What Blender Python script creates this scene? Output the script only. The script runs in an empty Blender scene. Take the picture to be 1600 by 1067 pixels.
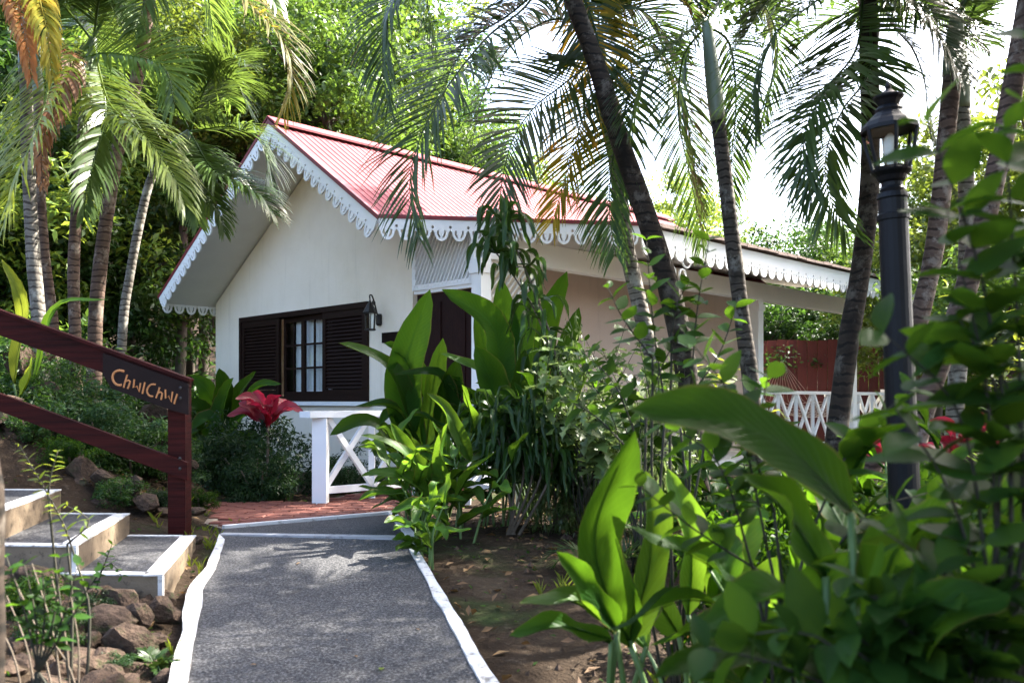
import bpy, math, random
import numpy as np
from mathutils import Vector, Matrix, Quaternion
R = math.radians
random.seed(7); rng = np.random.default_rng(7)
scene = bpy.context.scene
col = scene.collection

# ------------------------------------------------------------------ camera
FPX, CX, HY, CAMZ = 1400.0, 800.0, 625.0, 1.35     # focal length, centre and horizon in photo pixels
cam_d = bpy.data.cameras.new('camera'); cam = bpy.data.objects.new('camera', cam_d); col.objects.link(cam)
cam.location = (0, 0, CAMZ); cam.rotation_euler = (R(90), 0, 0)
cam_d.sensor_width = 36; cam_d.lens = 36 * FPX / 1600; cam_d.shift_y = (HY - 533.5) / 1600
cam_d.clip_start = 0.05; cam_d.clip_end = 600
cam_d.dof.use_dof = True; cam_d.dof.focus_distance = 9.5; cam_d.dof.aperture_fstop = 3.6
scene.camera = cam
# ------------------------------------------------------------------ sky, sun, exposure
SUN = Vector((0.60, 0.33, 0.73)).normalized()       # towards the sun
elev = math.asin(SUN.z); az = math.atan2(SUN.x, SUN.y)
w = bpy.data.worlds.new('World'); scene.world = w; w.use_nodes = True
nt = w.node_tree; bg = nt.nodes['Background']
sky = nt.nodes.new('ShaderNodeTexSky'); sky.sky_type = 'NISHITA'; sky.sun_disc = False
sky.sun_elevation = elev; sky.sun_rotation = az; sky.air_density = 0.85; sky.dust_density = 4.0; sky.ozone_density = 1.0
nt.links.new(sky.outputs[0], bg.inputs[0]); bg.inputs[1].default_value = 0.15
sd = bpy.data.lights.new('sun', 'SUN'); sd.energy = 5.0; sd.angle = R(0.53); sd.color = (1.0, 0.95, 0.86)
so = bpy.data.objects.new('sun', sd); col.objects.link(so); so.location = (20, 6, 22)
so.rotation_euler = (-SUN).to_track_quat('-Z', 'Y').to_euler()
vs = scene.view_settings
vs.view_transform = 'Standard'; vs.look = 'None'; vs.gamma = 1; vs.use_curve_mapping = False; vs.exposure = 2.9
scene.render.engine = 'CYCLES'
scene.cycles.max_bounces = 8; scene.cycles.transparent_max_bounces = 8
scene.cycles.diffuse_bounces = 4; scene.cycles.transmission_bounces = 6; scene.cycles.glossy_bounces = 3

# ------------------------------------------------------------------ helpers
def V(*a): return np.array(a, float)
def at(px, py, Y): return V((px - CX) / FPX * Y, Y, CAMZ + (HY - py) / FPX * Y)     # photo pixel at forward distance Y
def on_z(px, py, z):                                                               # photo pixel on level z
    Y = (CAMZ - z) * FPX / (py - HY); return at(px, py, Y)
def smooth01(t): t = np.clip(t, 0, 1); return t * t * (3 - 2 * t)
def nrm(a):
    a = np.asarray(a, float); return a / np.maximum(np.linalg.norm(a, axis=-1, keepdims=True), 1e-9)
W = {}                                               # world position of each object's origin
def link(o, parent=None, loc=(0, 0, 0)):
    col.objects.link(o); loc = np.asarray(loc, float)
    if parent is not None: o.parent = parent; o.location = loc - W[parent.name]
    else: o.location = loc
    W[o.name] = loc; return o
def tag(o, label=None, cat=None, group=None, kind=None):
    if label: o['label'] = label
    if cat: o['category'] = cat
    if group: o['group'] = group
    if kind: o['kind'] = kind
    return o
def thing(name, loc, label, cat, group=None):
    o = bpy.data.objects.new(name, None); o.empty_display_size = 0.1; link(o, None, loc)
    return tag(o, label, cat, group)
class MB:
    def __init__(s): s.v = []; s.f = []; s.n = 0
    def add(s, v, f):
        v = np.asarray(v, float).reshape(-1, 3); s.v.append(v); b = s.n
        s.f += [tuple(int(i) + b for i in q) for q in f]; s.n += len(v); return s
    def mesh(s, name, mat, smooth=False, origin=(0, 0, 0)):
        v = np.concatenate(s.v) - np.asarray(origin); me = bpy.data.meshes.new(name)
        me.from_pydata(v.tolist(), [], s.f); me.validate()
        if smooth: me.polygons.foreach_set('use_smooth', [True] * len(me.polygons))
        if mat: me.materials.append(mat)
        me.update(); return me
    def build(s, name, mat, parent=None, smooth=False, origin=None, kind=None):
        if origin is None:
            a = np.concatenate(s.v); origin = (a.min(0) + a.max(0)) / 2; origin[2] = a[:, 2].min()
        o = bpy.data.objects.new(name, s.mesh(name, mat, smooth, origin)); link(o, parent, origin)
        if kind: o['kind'] = kind
        return o
    def box(s, lo, hi, M=None):
        x0, y0, z0 = lo; x1, y1, z1 = hi
        v = V([x0,y0,z0],[x1,y0,z0],[x1,y1,z0],[x0,y1,z0],[x0,y0,z1],[x1,y0,z1],[x1,y1,z1],[x0,y1,z1])
        if M is not None: v = v @ M[0].T + M[1]
        return s.add(v, [(0,3,2,1),(4,5,6,7),(0,1,5,4),(1,2,6,5),(2,3,7,6),(3,0,4,7)])
    def bar(s, a, b, wid, hgt, up=(0, 0, 1)):        # rectangular bar from a to b
        a = np.asarray(a, float); b = np.asarray(b, float); L = np.linalg.norm(b - a); d = (b - a) / L
        x = nrm(np.cross(d, up)); z = np.cross(x, d)
        return s.box((-wid/2, 0, -hgt/2), (wid/2, L, hgt/2), (np.stack([x, d, z], 1), a))
    def prism(s, pts, off):                          # polygon extruded by a vector
        p = np.asarray(pts, float); n = len(p); q = p + np.asarray(off)
        return s.add(np.concatenate([p, q]), [tuple(range(n))[::-1], tuple(range(n, 2*n))] + [(i, (i+1) % n, n + (i+1) % n, n + i) for i in range(n)])
    def tube(s, pts, rad, n=8, cap=True):
        p = np.asarray(pts, float); k = len(p); rad = np.broadcast_to(np.asarray(rad, float), (k,))
        T = nrm(np.gradient(p, axis=0)); ref = V(1, 0, 0) if abs(T[0][0]) < .8 else V(0, 1, 0)
        N = nrm(np.cross(T[0], ref)); a = np.arange(n) * 2 * math.pi / n; out = []
        for i in range(k):
            N = nrm(N - T[i] * np.dot(N, T[i])); B = np.cross(T[i], N)
            out.append(p[i] + rad[i] * (np.cos(a)[:, None] * N + np.sin(a)[:, None] * B))
        f = [(i*n + j, i*n + (j+1) % n, (i+1)*n + (j+1) % n, (i+1)*n + j) for i in range(k-1) for j in range(n)]
        if cap: f += [tuple(range(n))[::-1], tuple(range((k-1)*n, k*n))]
        return s.add(np.concatenate(out), f)
    def lathe(s, prof, c, n=16, axis=None):          # prof: (radius, height)
        a = np.arange(n) * 2 * math.pi / n; k = len(prof)
        v = np.array([[c[0] + r*math.cos(t), c[1] + r*math.sin(t), c[2] + h] for r, h in prof for t in a])
        f = [(i*n + j, i*n + (j+1) % n, (i+1)*n + (j+1) % n, (i+1)*n + j) for i in range(k-1) for j in range(n)]
        f += [tuple(range(n))[::-1], tuple(range((k-1)*n, k*n))]
        return s.add(v, f)
def inst(me, name, parent, loc, rot=None, scale=1.0):
    o = bpy.data.objects.new(name, me); link(o, parent, loc)
    if rot is not None:
        o.rotation_mode = 'QUATERNION'; o.rotation_quaternion = rot
    o.scale = (scale,)*3 if np.isscalar(scale) else scale
    return o
def aim(d, n=(0, 0, 1)):                             # quaternion: local +Y along d, local +Z near n
    d = Vector(d).normalized(); n = Vector(n); x = d.cross(n)
    if x.length < 1e-4: x = d.cross(Vector((1, .3, 0)))
    x.normalize(); z = x.cross(d)
    return Matrix((x, d, z)).transposed().to_quaternion()
def spline(pts, k=24):                               # Catmull-Rom through points, evenly resampled
    p = np.asarray(pts, float)
    if len(p) == 2: t = np.linspace(0, 1, k)[:, None]; return p[0]*(1-t) + p[1]*t
    q = np.concatenate([[2*p[0]-p[1]], p, [2*p[-1]-p[-2]]]); out = []
    for i in range(1, len(q)-2):
        t = np.linspace(0, 1, 16, endpoint=False)[:, None]; a, b, c, d = q[i-1], q[i], q[i+1], q[i+2]
        out.append(.5*(2*b + (c-a)*t + (2*a-5*b+4*c-d)*t*t + (3*b-a-3*c+d)*t**3))
    out = np.concatenate(out + [p[-1:]]); L = np.r_[0, np.cumsum(np.linalg.norm(np.diff(out, axis=0), axis=1))]
    s = np.linspace(0, L[-1], k); return np.stack([np.interp(s, L, out[:, j]) for j in range(3)], 1)

# ------------------------------------------------------------------ materials
def newmat(name):
    m = bpy.data.materials.new(name); m.use_nodes = True; return m, m.node_tree, m.node_tree.nodes['Principled BSDF']
def ramp(nt, fac, stops):
    r = nt.nodes.new('ShaderNodeValToRGB'); e = r.color_ramp.elements
    while len(e) < len(stops): e.new(.5)
    for x, (p, c) in zip(e, stops): x.position = p; x.color = (*c, 1)
    nt.links.new(fac, r.inputs[0]); return r.outputs[0]
def noise(nt, scale, detail=4, rough=.55, coord='Object', stretch=None):
    tc = nt.nodes.new('ShaderNodeTexCoord'); n = nt.nodes.new('ShaderNodeTexNoise')
    n.inputs['Scale'].default_value = scale; n.inputs['Detail'].default_value = detail; n.inputs['Roughness'].default_value = rough
    src = tc.outputs[coord]
    if coord == 'World': pass
    if stretch:
        mp = nt.nodes.new('ShaderNodeMapping'); mp.inputs['Scale'].default_value = stretch
        nt.links.new(src, mp.inputs[0]); src = mp.outputs[0]
    nt.links.new(src, n.inputs['Vector']); return n.outputs['Fac']
def bump(nt, b, h, dist=.01, strength=.6):
    n = nt.nodes.new('ShaderNodeBump'); n.inputs['Distance'].default_value = dist; n.inputs['Strength'].default_value = strength
    nt.links.new(h, n.inputs['Height']); nt.links.new(n.outputs[0], b.inputs['Normal'])
def mixc(nt, fac, a, b, mode='MIX'):
    m = nt.nodes.new('ShaderNodeMix'); m.data_type = 'RGBA'; m.blend_type = mode
    for s, x in ((m.inputs[0], fac), (m.inputs[6], a), (m.inputs[7], b)):
        if isinstance(x, (int, float)): s.default_value = x
        elif isinstance(x, tuple): s.default_value = (*x, 1)
        else: nt.links.new(x, s)
    return m.outputs[2]
def solid(name, c1, c2, scale=6, rough=.6, bd=.004, bscale=40, spec=.4, stretch=None, metal=0, detail=5):
    m, nt, b = newmat(name)
    f = noise(nt, scale, detail, .6, stretch=stretch); nt.links.new(ramp(nt, f, [(.3, c1), (.7, c2)]), b.inputs['Base Color'])
    b.inputs['Roughness'].default_value = rough; b.inputs['Specular IOR Level'].default_value = spec; b.inputs['Metallic'].default_value = metal
    if bd: bump(nt, b, noise(nt, bscale, 4, .6, stretch=stretch), bd)
    return m
def leafmat(name, c1, c2, tcol, trans=.45, rough=.38, spec=.5, tip=None):
    c1, c2, tcol = (tuple(x*.62 for x in q) for q in (c1, c2, tcol)); m, nt, b = newmat(name); out = nt.nodes['Material Output']
    geo = nt.nodes.new('ShaderNodeNewGeometry'); oi = nt.nodes.new('ShaderNodeObjectInfo')
    ad = nt.nodes.new('ShaderNodeMath'); ad.operation = 'ADD'; nt.links.new(geo.outputs['Random Per Island'], ad.inputs[0]); nt.links.new(oi.outputs['Random'], ad.inputs[1])
    fr = nt.nodes.new('ShaderNodeMath'); fr.operation = 'FRACT'; nt.links.new(ad.outputs[0], fr.inputs[0])
    c = ramp(nt, fr.outputs[0], [(0, c1), (1, c2)])
    mv = nt.nodes.new('ShaderNodeMapRange'); mv.inputs[3].default_value = .62; mv.inputs[4].default_value = 1.28; nt.links.new(oi.outputs['Random'], mv.inputs[0]); c = mixc(nt, 1.0, c, mv.outputs[0], 'MULTIPLY')
    f = noise(nt, 9, 3, .6)
    c = mixc(nt, f, c, mixc(nt, 1.0, c, (1.5, 1.35, .9), 'MULTIPLY'))
    at_ = nt.nodes.new('ShaderNodeAttribute'); at_.attribute_name = 'lv'; sx = nt.nodes.new('ShaderNodeSeparateXYZ'); nt.links.new(at_.outputs['Vector'], sx.inputs[0])
    def mth(op, a, b2=None, c3=None):
        n = nt.nodes.new('ShaderNodeMath'); n.operation = op
        for i_, x in enumerate((a, b2, c3)):
            if x is None: continue
            if isinstance(x, (int, float)): n.inputs[i_].default_value = x
            else: nt.links.new(x, n.inputs[i_])
        return n.outputs[0]
    ac = mth('ABSOLUTE', sx.outputs[0]); ph = mth('MULTIPLY_ADD', sx.outputs[1], 150.0, mth('MULTIPLY', ac, -24.0)); vein = mth('POWER', mth('MULTIPLY_ADD', mth('SINE', ph), .5, .5), 3.0)
    rib = mth('LESS_THAN', ac, .055); vf_ = mth('MULTIPLY', mth('MAXIMUM', mth('MULTIPLY', vein, .4), rib), sx.outputs[2])
    c = mixc(nt, vf_, c, mixc(nt, 1.0, c, (1.9, 1.7, 1.6), 'MULTIPLY'))
    sp_ = ramp(nt, noise(nt, 26, 5, .75), [(.66, (0, 0, 0)), (.74, (1, 1, 1))]); c = mixc(nt, mth('MULTIPLY', sp_, sx.outputs[2]), c, (.06, .05, .015))
    eg = mth('MULTIPLY', mth('GREATER_THAN', mth('ADD', ac, mth('MULTIPLY', noise(nt, 7, 4, .7), .35)), 1.13), sx.outputs[2]); c = mixc(nt, eg, c, (.12, .075, .025))
    bump(nt, b, mth('MULTIPLY', vf_, -1.0), .003, .6)
    if tip: c = mixc(nt, ramp(nt, noise(nt, 2.2, 4, .7), [(.56, (0, 0, 0)), (.68, (1, 1, 1))]), c, tip)
    nt.links.new(c, b.inputs['Base Color']); b.inputs['Roughness'].default_value = rough; b.inputs['Specular IOR Level'].default_value = spec
    tr = nt.nodes.new('ShaderNodeBsdfTranslucent')
    tc_ = mixc(nt, fr.outputs[0], tcol, tuple(x*.65 for x in tcol)); tc_ = mixc(nt, 1.0, tc_, mv.outputs[0], 'MULTIPLY')
    if tip: tc_ = mixc(nt, ramp(nt, noise(nt, 2.2, 4, .7), [(.56, (0, 0, 0)), (.68, (1, 1, 1))]), tc_, tuple(min(1, x*1.3) for x in tip))
    nt.links.new(tc_, tr.inputs['Color'])
    mx = nt.nodes.new('ShaderNodeMixShader'); mx.inputs[0].default_value = trans
    nt.links.new(b.outputs[0], mx.inputs[1]); nt.links.new(tr.outputs[0], mx.inputs[2]); nt.links.new(mx.outputs[0], out.inputs[0])
    return m
M = {}
M['palm'] = leafmat('palm_green', (.026, .065, .016), (.045, .095, .022), (.15, .26, .035), .32, .36, .32)
M['palm_light'] = leafmat('palm_light_green', (.05, .115, .025), (.085, .165, .04), (.32, .48, .07), .40, .35, .35)
M['palm_lime'] = leafmat('palm_lime_green', (.10, .17, .02), (.15, .21, .03), (.60, .72, .06), .45, .36, .3)
M['palm_yellow'] = leafmat('palm_yellowing', (.30, .26, .03), (.16, .20, .02), (.80, .56, .05), .45, .45, .12, tip=(.46, .22, .02))
M['palm_orange'] = leafmat('palm_dead_orange', (.38, .13, .02), (.30, .17, .05), (.75, .25, .03), .4, .55)
M['rachis'] = solid('palm_midrib', (.16, .22, .05), (.20, .26, .07), 8, .45, 0)
M['big_leaf'] = leafmat('broad_leaf', (.018, .062, .012), (.030, .085, .015), (.17, .37, .015), .44, .42, .06)
M['ginger'] = leafmat('ginger_leaf', (.036, .11, .016), (.06, .15, .02), (.30, .54, .03), .42, .4, .18, tip=(.06, .16, .02))
M['shrub'] = leafmat('shrub_leaf', (.020, .062, .016), (.034, .09, .018), (.16, .33, .02), .42, .45, .07)
M['lime'] = leafmat('lime_leaf', (.12, .22, .02), (.18, .26, .025), (.60, .70, .06), .48, .38)
M['varieg'] = leafmat('pale_cut_leaf', (.10, .19, .06), (.20, .28, .10), (.36, .50, .14), .40, .4)
M['strap'] = leafmat('dark_strap_leaf', (.02, .06, .016), (.035, .085, .018), (.13, .26, .035), .35, .4, .25)
M['red_leaf'] = leafmat('crimson_leaf', (.24, .012, .035), (.33, .02, .05), (.72, .03, .09), .45, .35)
M['canopy_a'] = leafmat('canopy_mid_green', (.032, .085, .016), (.065, .145, .024), (.24, .40, .05), .42, .45, .3)
M['canopy_b'] = leafmat('canopy_yellow_green', (.065, .14, .018), (.12, .20, .026), (.42, .54, .06), .45, .45, .3)
M['canopy_c'] = leafmat('canopy_deep_green', (.018, .055, .014), (.034, .09, .018), (.12, .26, .03), .38, .45, .25)
M['bush_fine'] = leafmat('fine_bush_leaf', (.018, .05, .022), (.03, .075, .026), (.08, .18, .035), .32, .5, .2)
M['dry_leaf'] = leafmat('dry_leaf', (.16, .085, .035), (.28, .17, .07), (.3, .16, .05), .2, .7)
M['stem'] = solid('green_stem', (.06, .12, .03), (.11, .17, .05), 20, .5, 0)
M['woody'] = solid('woody_stem', (.07, .05, .035), (.14, .11, .08), 14, .8, .006, 50)
M['twig'] = solid('dark_twig', (.012, .012, .006), (.03, .026, .014), 14, .8, 0)
M['bark'] = solid('forest_bark', (.03, .024, .017), (.085, .068, .048), 5, .9, .02, 22, stretch=(1, 1, .3))
def trunkmat(name, dark, light, lichen, ringscale=5.2):
    m, nt, b = newmat(name); tc = nt.nodes.new('ShaderNodeTexCoord')
    wv = nt.nodes.new('ShaderNodeTexWave'); wv.bands_direction = 'Z'; wv.inputs['Scale'].default_value = ringscale
    wv.inputs['Distortion'].default_value = 4.5; wv.inputs['Detail'].default_value = 4; wv.inputs['Detail Scale'].default_value = 1.6
    nt.links.new(tc.outputs['Object'], wv.inputs['Vector'])
    c = ramp(nt, wv.outputs['Fac'], [(.05, dark), (.35, light), (.9, tuple(x*.8 for x in light))])
    lp = ramp(nt, noise(nt, 7, 5, .7), [(.52, (0, 0, 0)), (.62, (1, 1, 1))]); c = mixc(nt, lp, c, lichen)
    dk = ramp(nt, noise(nt, 2.6, 5, .65, stretch=(1, 1, .7)), [(.5, (0, 0, 0)), (.66, (1, 1, 1))]); c = mixc(nt, dk, c, dark)
    nt.links.new(c, b.inputs['Base Color']); b.inputs['Roughness'].default_value = .85; b.inputs['Specular IOR Level'].default_value = .2
    ad = nt.nodes.new('ShaderNodeMath'); ad.operation = 'ADD'; nt.links.new(wv.outputs['Fac'], ad.inputs[0]); nt.links.new(noise(nt, 30, 4), ad.inputs[1])
    bump(nt, b, ad.outputs[0], .005, .4); return m
M['trunk_grey'] = trunkmat('ringed_grey_trunk', (.05, .042, .035), (.20, .18, .15), (.30, .29, .25))
M['trunk_dark'] = trunkmat('dark_brown_trunk', (.010, .008, .006), (.036, .026, .019), (.10, .085, .068), 4)
M['trunk_band'] = trunkmat('banded_dark_trunk', (.016, .013, .010), (.075, .062, .05), (.17, .16, .14), 4.6)
M['trunk_brown'] = trunkmat('brown_trunk', (.035, .022, .016), (.125, .082, .06), (.22, .18, .145), 4.6)
M['shaft'] = solid('green_crownshaft', (.10, .135, .075), (.16, .185, .125), 6, .4, .002, 20, stretch=(1, 1, .15))
# buildings and hard things
def plaster(name, c, stain):
    m, nt, b = newmat(name); f = noise(nt, .9, 6, .65)
    cc = mixc(nt, ramp(nt, f, [(.45, (0, 0, 0)), (.8, (1, 1, 1))]), c, stain)
    sk = ramp(nt, noise(nt, 5, 6, .7, stretch=(1, 1, .08)), [(.55, (0, 0, 0)), (.8, (.5, .5, .5))]); cc = mixc(nt, sk, cc, tuple(x*.72 for x in stain)); sp = ramp(nt, noise(nt, 9, 8, .8), [(.68, (0, 0, 0)), (.76, (.5, .5, .5))]); cc = mixc(nt, sp, cc, tuple(x*.6 for x in stain))
    nt.links.new(cc, b.inputs['Base Color']); b.inputs['Roughness'].default_value = .75; b.inputs['Specular IOR Level'].default_value = .25
    bump(nt, b, noise(nt, 28, 6, .65), .006, .5); return m
M['wall'] = plaster('white_render', (.87, .78, .65), (.76, .67, .53))
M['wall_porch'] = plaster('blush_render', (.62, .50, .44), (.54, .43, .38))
M['plinth'] = plaster('plinth_render', (.62, .60, .53), (.42, .40, .33))
M['trim'] = solid('white_trim_paint', (.80, .81, .82), (.86, .86, .85), 3, .45, .0015, 60)
M['soffit'] = solid('soffit_boards', (.70, .69, .66), (.76, .75, .72), 3, .6, .002, 30, stretch=(1, 1, 1))
M['shutter'] = solid('dark_brown_shutter', (.012, .006, .0045), (.024, .011, .008), 9, .55, .002, 40, .12, stretch=(1, 1, 6))
M['door'] = solid('dark_door', (.013, .005, .0045), (.024, .009, .0075), 7, .6, .002, 30, .12, stretch=(6, 6, 1))
m, nt, b = newmat('red_metal_roof'); f = noise(nt, 1.2, 6, .6)
oi_ = nt.nodes.new('ShaderNodeObjectInfo'); mr_ = nt.nodes.new('ShaderNodeMapRange'); mr_.inputs[3].default_value = .82; mr_.inputs[4].default_value = 1.12; nt.links.new(oi_.outputs['Random'], mr_.inputs[0]); hs = nt.nodes.new('ShaderNodeHueSaturation'); nt.links.new(mr_.outputs[0], hs.inputs['Value']); nt.links.new(hs.outputs[0], b.inputs['Base Color']); nt.links.new(ramp(nt, f, [(.3, (.185, .046, .053)), (.7, (.26, .076, .082))]), hs.inputs['Color']); b.inputs['Roughness'].default_value = .7; b.inputs['Specular IOR Level'].default_value = .1
bump(nt, b, noise(nt, 25, 3), .002); M['roof'] = m
M['roof_edge'] = solid('dark_red_edge', (.16, .022, .03), (.22, .035, .04), 6, .5, 0)
M['shingle'] = solid('weathered_shingle', (.07, .05, .045), (.20, .14, .12), 4, .85, .01, 25)
M['rail'] = solid('red_brown_stained_wood', (.010, .002, .0017), (.046, .007, .0055), 5, .6, .005, 14, .08, stretch=(.3, 1, 7), detail=8)
M['sign'] = solid('dark_sign_wood', (.009, .005, .0045), (.015, .008, .007), 6, .6, .002, 30, .1)
M['letter'] = solid('carved_orange', (.36, .14, .045), (.46, .20, .07), 20, .6, 0)
def aggregate(name, a, b_, c, sc=260):
    m, nt, b = newmat(name)
    f = noise(nt, sc, 3, .8); big = noise(nt, 1.6, 5, .6)
    cc = ramp(nt, f, [(.36, a), (.5, b_), (.64, c)]); cc = mixc(nt, ramp(nt, big, [(.35, (.72, .72, .74)), (.7, (1.12, 1.1, 1.06))]), cc, (0, 0, 0)) if False else mixc(nt, 1.0, cc, ramp(nt, big, [(.35, (.72, .72, .74)), (.7, (1.0, 1.0, 1.0))]), 'MULTIPLY')
    st = ramp(nt, noise(nt, 5.5, 5, .7), [(.60, (0, 0, 0)), (.74, (1, 1, 1))]); cc = mixc(nt, mixc(nt, .35, (0, 0, 0), st), cc, (.07, .065, .055))
    tcx = nt.nodes.new('ShaderNodeTexCoord'); vo = nt.nodes.new('ShaderNodeTexVoronoi'); vo.feature = 'DISTANCE_TO_EDGE'; vo.inputs['Scale'].default_value = .55
    wn = nt.nodes.new('ShaderNodeTexNoise'); wn.inputs['Scale'].default_value = 3.0; wn.inputs['Detail'].default_value = 6; nt.links.new(tcx.outputs['Object'], wn.inputs['Vector']); va = nt.nodes.new('ShaderNodeVectorMath'); va.operation = 'MULTIPLY_ADD'; va.inputs[1].default_value = (.35, .35, .35); nt.links.new(wn.outputs['Color'], va.inputs[0]); nt.links.new(tcx.outputs['Object'], va.inputs[2]); nt.links.new(va.outputs[0], vo.inputs['Vector'])
    cc = mixc(nt, ramp(nt, vo.outputs['Distance'], [(.0, (.7, .7, .7)), (.006, (0, 0, 0))]), cc, (.012, .011, .010))
    nt.links.new(cc, b.inputs['Base Color']); b.inputs['Roughness'].default_value = .8; b.inputs['Specular IOR Level'].default_value = .3
    bump(nt, b, noise(nt, sc*.7, 3, .7), .006, 1.0); return m
M['path'] = aggregate('grey_aggregate', (.007, .007, .0075), (.036, .0355, .037), (.135, .132, .13), 85)
def paint(name, c, dirt):
    m, nt, b = newmat(name); f = noise(nt, 14, 6, .7); g = noise(nt, 2.5, 4, .6)
    cc = mixc(nt, ramp(nt, f, [(.53, (0, 0, 0)), (.66, (1, 1, 1))]), c, dirt); cc = mixc(nt, ramp(nt, g, [(.46, (0, 0, 0)), (.8, (.55, .55, .55))]), cc, tuple(x*1.3 for x in dirt))
    nt.links.new(cc, b.inputs['Base Color']); b.inputs['Roughness'].default_value = .6; bump(nt, b, noise(nt, 40, 4, .7), .006, .7); return m
M['white_paint'] = paint('worn_white_paint', (.54, .53, .52), (.16, .14, .115))
M['concrete'] = paint('stained_concrete', (.17, .125, .08), (.028, .019, .012))
M['soil'] = None
m, nt, b = newmat('dark_soil'); f = noise(nt, 2.0, 7, .7); g = noise(nt, 22, 5, .7)
c = ramp(nt, f, [(.3, (.020, .013, .008)), (.55, (.040, .027, .017)), (.75, (.075, .056, .036))])
c = mixc(nt, ramp(nt, g, [(.55, (0, 0, 0)), (.75, (.7, .7, .7))]), c, (.13, .10, .07))
c = mixc(nt, ramp(nt, noise(nt, 1.1, 5, .7), [(.55, (0, 0, 0)), (.72, (.8, .8, .8))]), c, (.030, .050, .014))
nt.links.new(c, b.inputs['Base Color']); b.inputs['Roughness'].default_value = .95; b.inputs['Specular IOR Level'].default_value = .1
bump(nt, b, g, .05, 1.0); M['soil'] = m
M['brick'] = solid('red_brick_paver', (.085, .024, .016), (.16, .048, .030), 5, .8, .004, 40)
M['mortar'] = solid('sandy_joint', (.09, .07, .055), (.14, .11, .085), 10, .95, .004, 40)
M['stone'] = solid('brown_field_stone', (.025, .017, .012), (.09, .06, .043), 6, .9, .04, 11, .15, detail=9)
m = M['stone']; nt = m.node_tree; b = nt.nodes['Principled BSDF']; lk = b.inputs['Base Color'].links[0].from_socket
nt.links.new(mixc(nt, ramp(nt, noise(nt, 3.5, 6, .7), [(.54, (0, 0, 0)), (.66, (.8, .8, .8))]), lk, (.022, .032, .010)), b.inputs['Base Color'])
M['lamp'] = solid('black_painted_iron', (.004, .0043, .006), (.007, .0075, .009), 8, .5, .001, 40, .2)
M['iron'] = solid('dark_iron', (.012, .010, .009), (.025, .02, .017), 12, .5, .001, 40)
M['redwood'] = solid('red_fence_paint', (.05, .009, .008), (.085, .015, .012), 3, .75, .003, 20, stretch=(5, 5, .6))
M['rope'] = solid('pale_rope', (.55, .45, .36), (.66, .56, .46), 20, .8, 0)
M['curtain'] = solid('white_curtain', (.72, .70, .76), (.80, .78, .82), 3, .8, .01, 14, stretch=(6, 6, .2))
m, nt, b = newmat('window_glass'); b.inputs['Base Color'].default_value = (.9, .95, .97, 1); b.inputs['Roughness'].default_value = .03
tr = nt.nodes.new('ShaderNodeBsdfTransparent'); gl = nt.nodes.new('ShaderNodeBsdfGlossy'); gl.inputs['Roughness'].default_value = .03
lw_ = nt.nodes.new('ShaderNodeLayerWeight'); pw = nt.nodes.new('ShaderNodeMath'); pw.operation = 'POWER'; pw.inputs[1].default_value = 4.0; nt.links.new(lw_.outputs['Facing'], pw.inputs[0]); fz = nt.nodes.new('ShaderNodeMath'); fz.operation = 'MULTIPLY_ADD'; fz.inputs[1].default_value = .6; fz.inputs[2].default_value = .05; nt.links.new(pw.outputs[0], fz.inputs[0]); mx = nt.nodes.new('ShaderNodeMixShader'); tr.inputs[0].default_value = (.93, .96, .95, 1)
nt.links.new(fz.outputs[0], mx.inputs[0]); nt.links.new(tr.outputs[0], mx.inputs[1]); nt.links.new(gl.outputs[0], mx.inputs[2]); nt.links.new(mx.outputs[0], nt.nodes['Material Output'].inputs[0]); M['glass'] = m
M['dark_room'] = solid('dark_interior', (.02, .018, .016), (.03, .027, .024), 2, .9, 0)
M['bulb'] = solid('frosted_bulb', (.7, .7, .66), (.75, .75, .7), 5, .3, 0)

# ------------------------------------------------------------------ terrain
def gz(x, y):
    x = np.asarray(x, float); y = np.asarray(y, float)
    z = .075 * np.clip(y, -6, 6) - .05
    xb = np.where(y < 10, -1.42 - .25*(np.clip(y, -3, 10) - 3.5), -3.05 - 1.0*(y - 10))
    d = np.maximum(0, xb - x); near = smooth01((y + 1) / 4)
    s1 = .23 + .24*smooth01((y - 5.75)/.9); z = z + np.where(d < 2.2, s1*d, s1*2.2 + .36*(d - 2.2)) * (.4 + .6*near)
    left = smooth01((9 - x) / 16)
    z = z + np.maximum(0, y - 19) * .33 * left + np.maximum(0, y - 24) * .06
    z = z - .03*smooth01((x - .3)/1.0)*smooth01((9 - y)/3)
    z = z + .03*np.sin(1.7*x + .6*y)*np.cos(1.1*y - .5*x) * smooth01((d + np.maximum(0, x + .2)) / .8)
    return np.clip(z, -2, 26)
xs = np.unique(np.concatenate([np.linspace(-150, -14, 24), np.linspace(-14, 14, 113), np.linspace(14, 150, 24)]))
ys = np.unique(np.concatenate([np.linspace(-60, -3, 10), np.linspace(-3, 20, 116), np.linspace(20, 220, 46)]))
gx, gy = np.meshgrid(xs, ys); gv = np.stack([gx, gy, gz(gx, gy)], -1)
rgh = rng.normal(0, .012, gx.shape) * (np.abs(gx) < 14) * (gy < 20); gv[..., 2] += rgh
nx = len(xs); gf = [(j*nx+i, j*nx+i+1, (j+1)*nx+i+1, (j+1)*nx+i) for j in range(len(ys)-1) for i in range(nx-1)]
mb = MB(); mb.add(gv, gf); tag(mb.build('ground', M['soil'], None, True, (0, 0, 0)), kind='structure')

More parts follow.
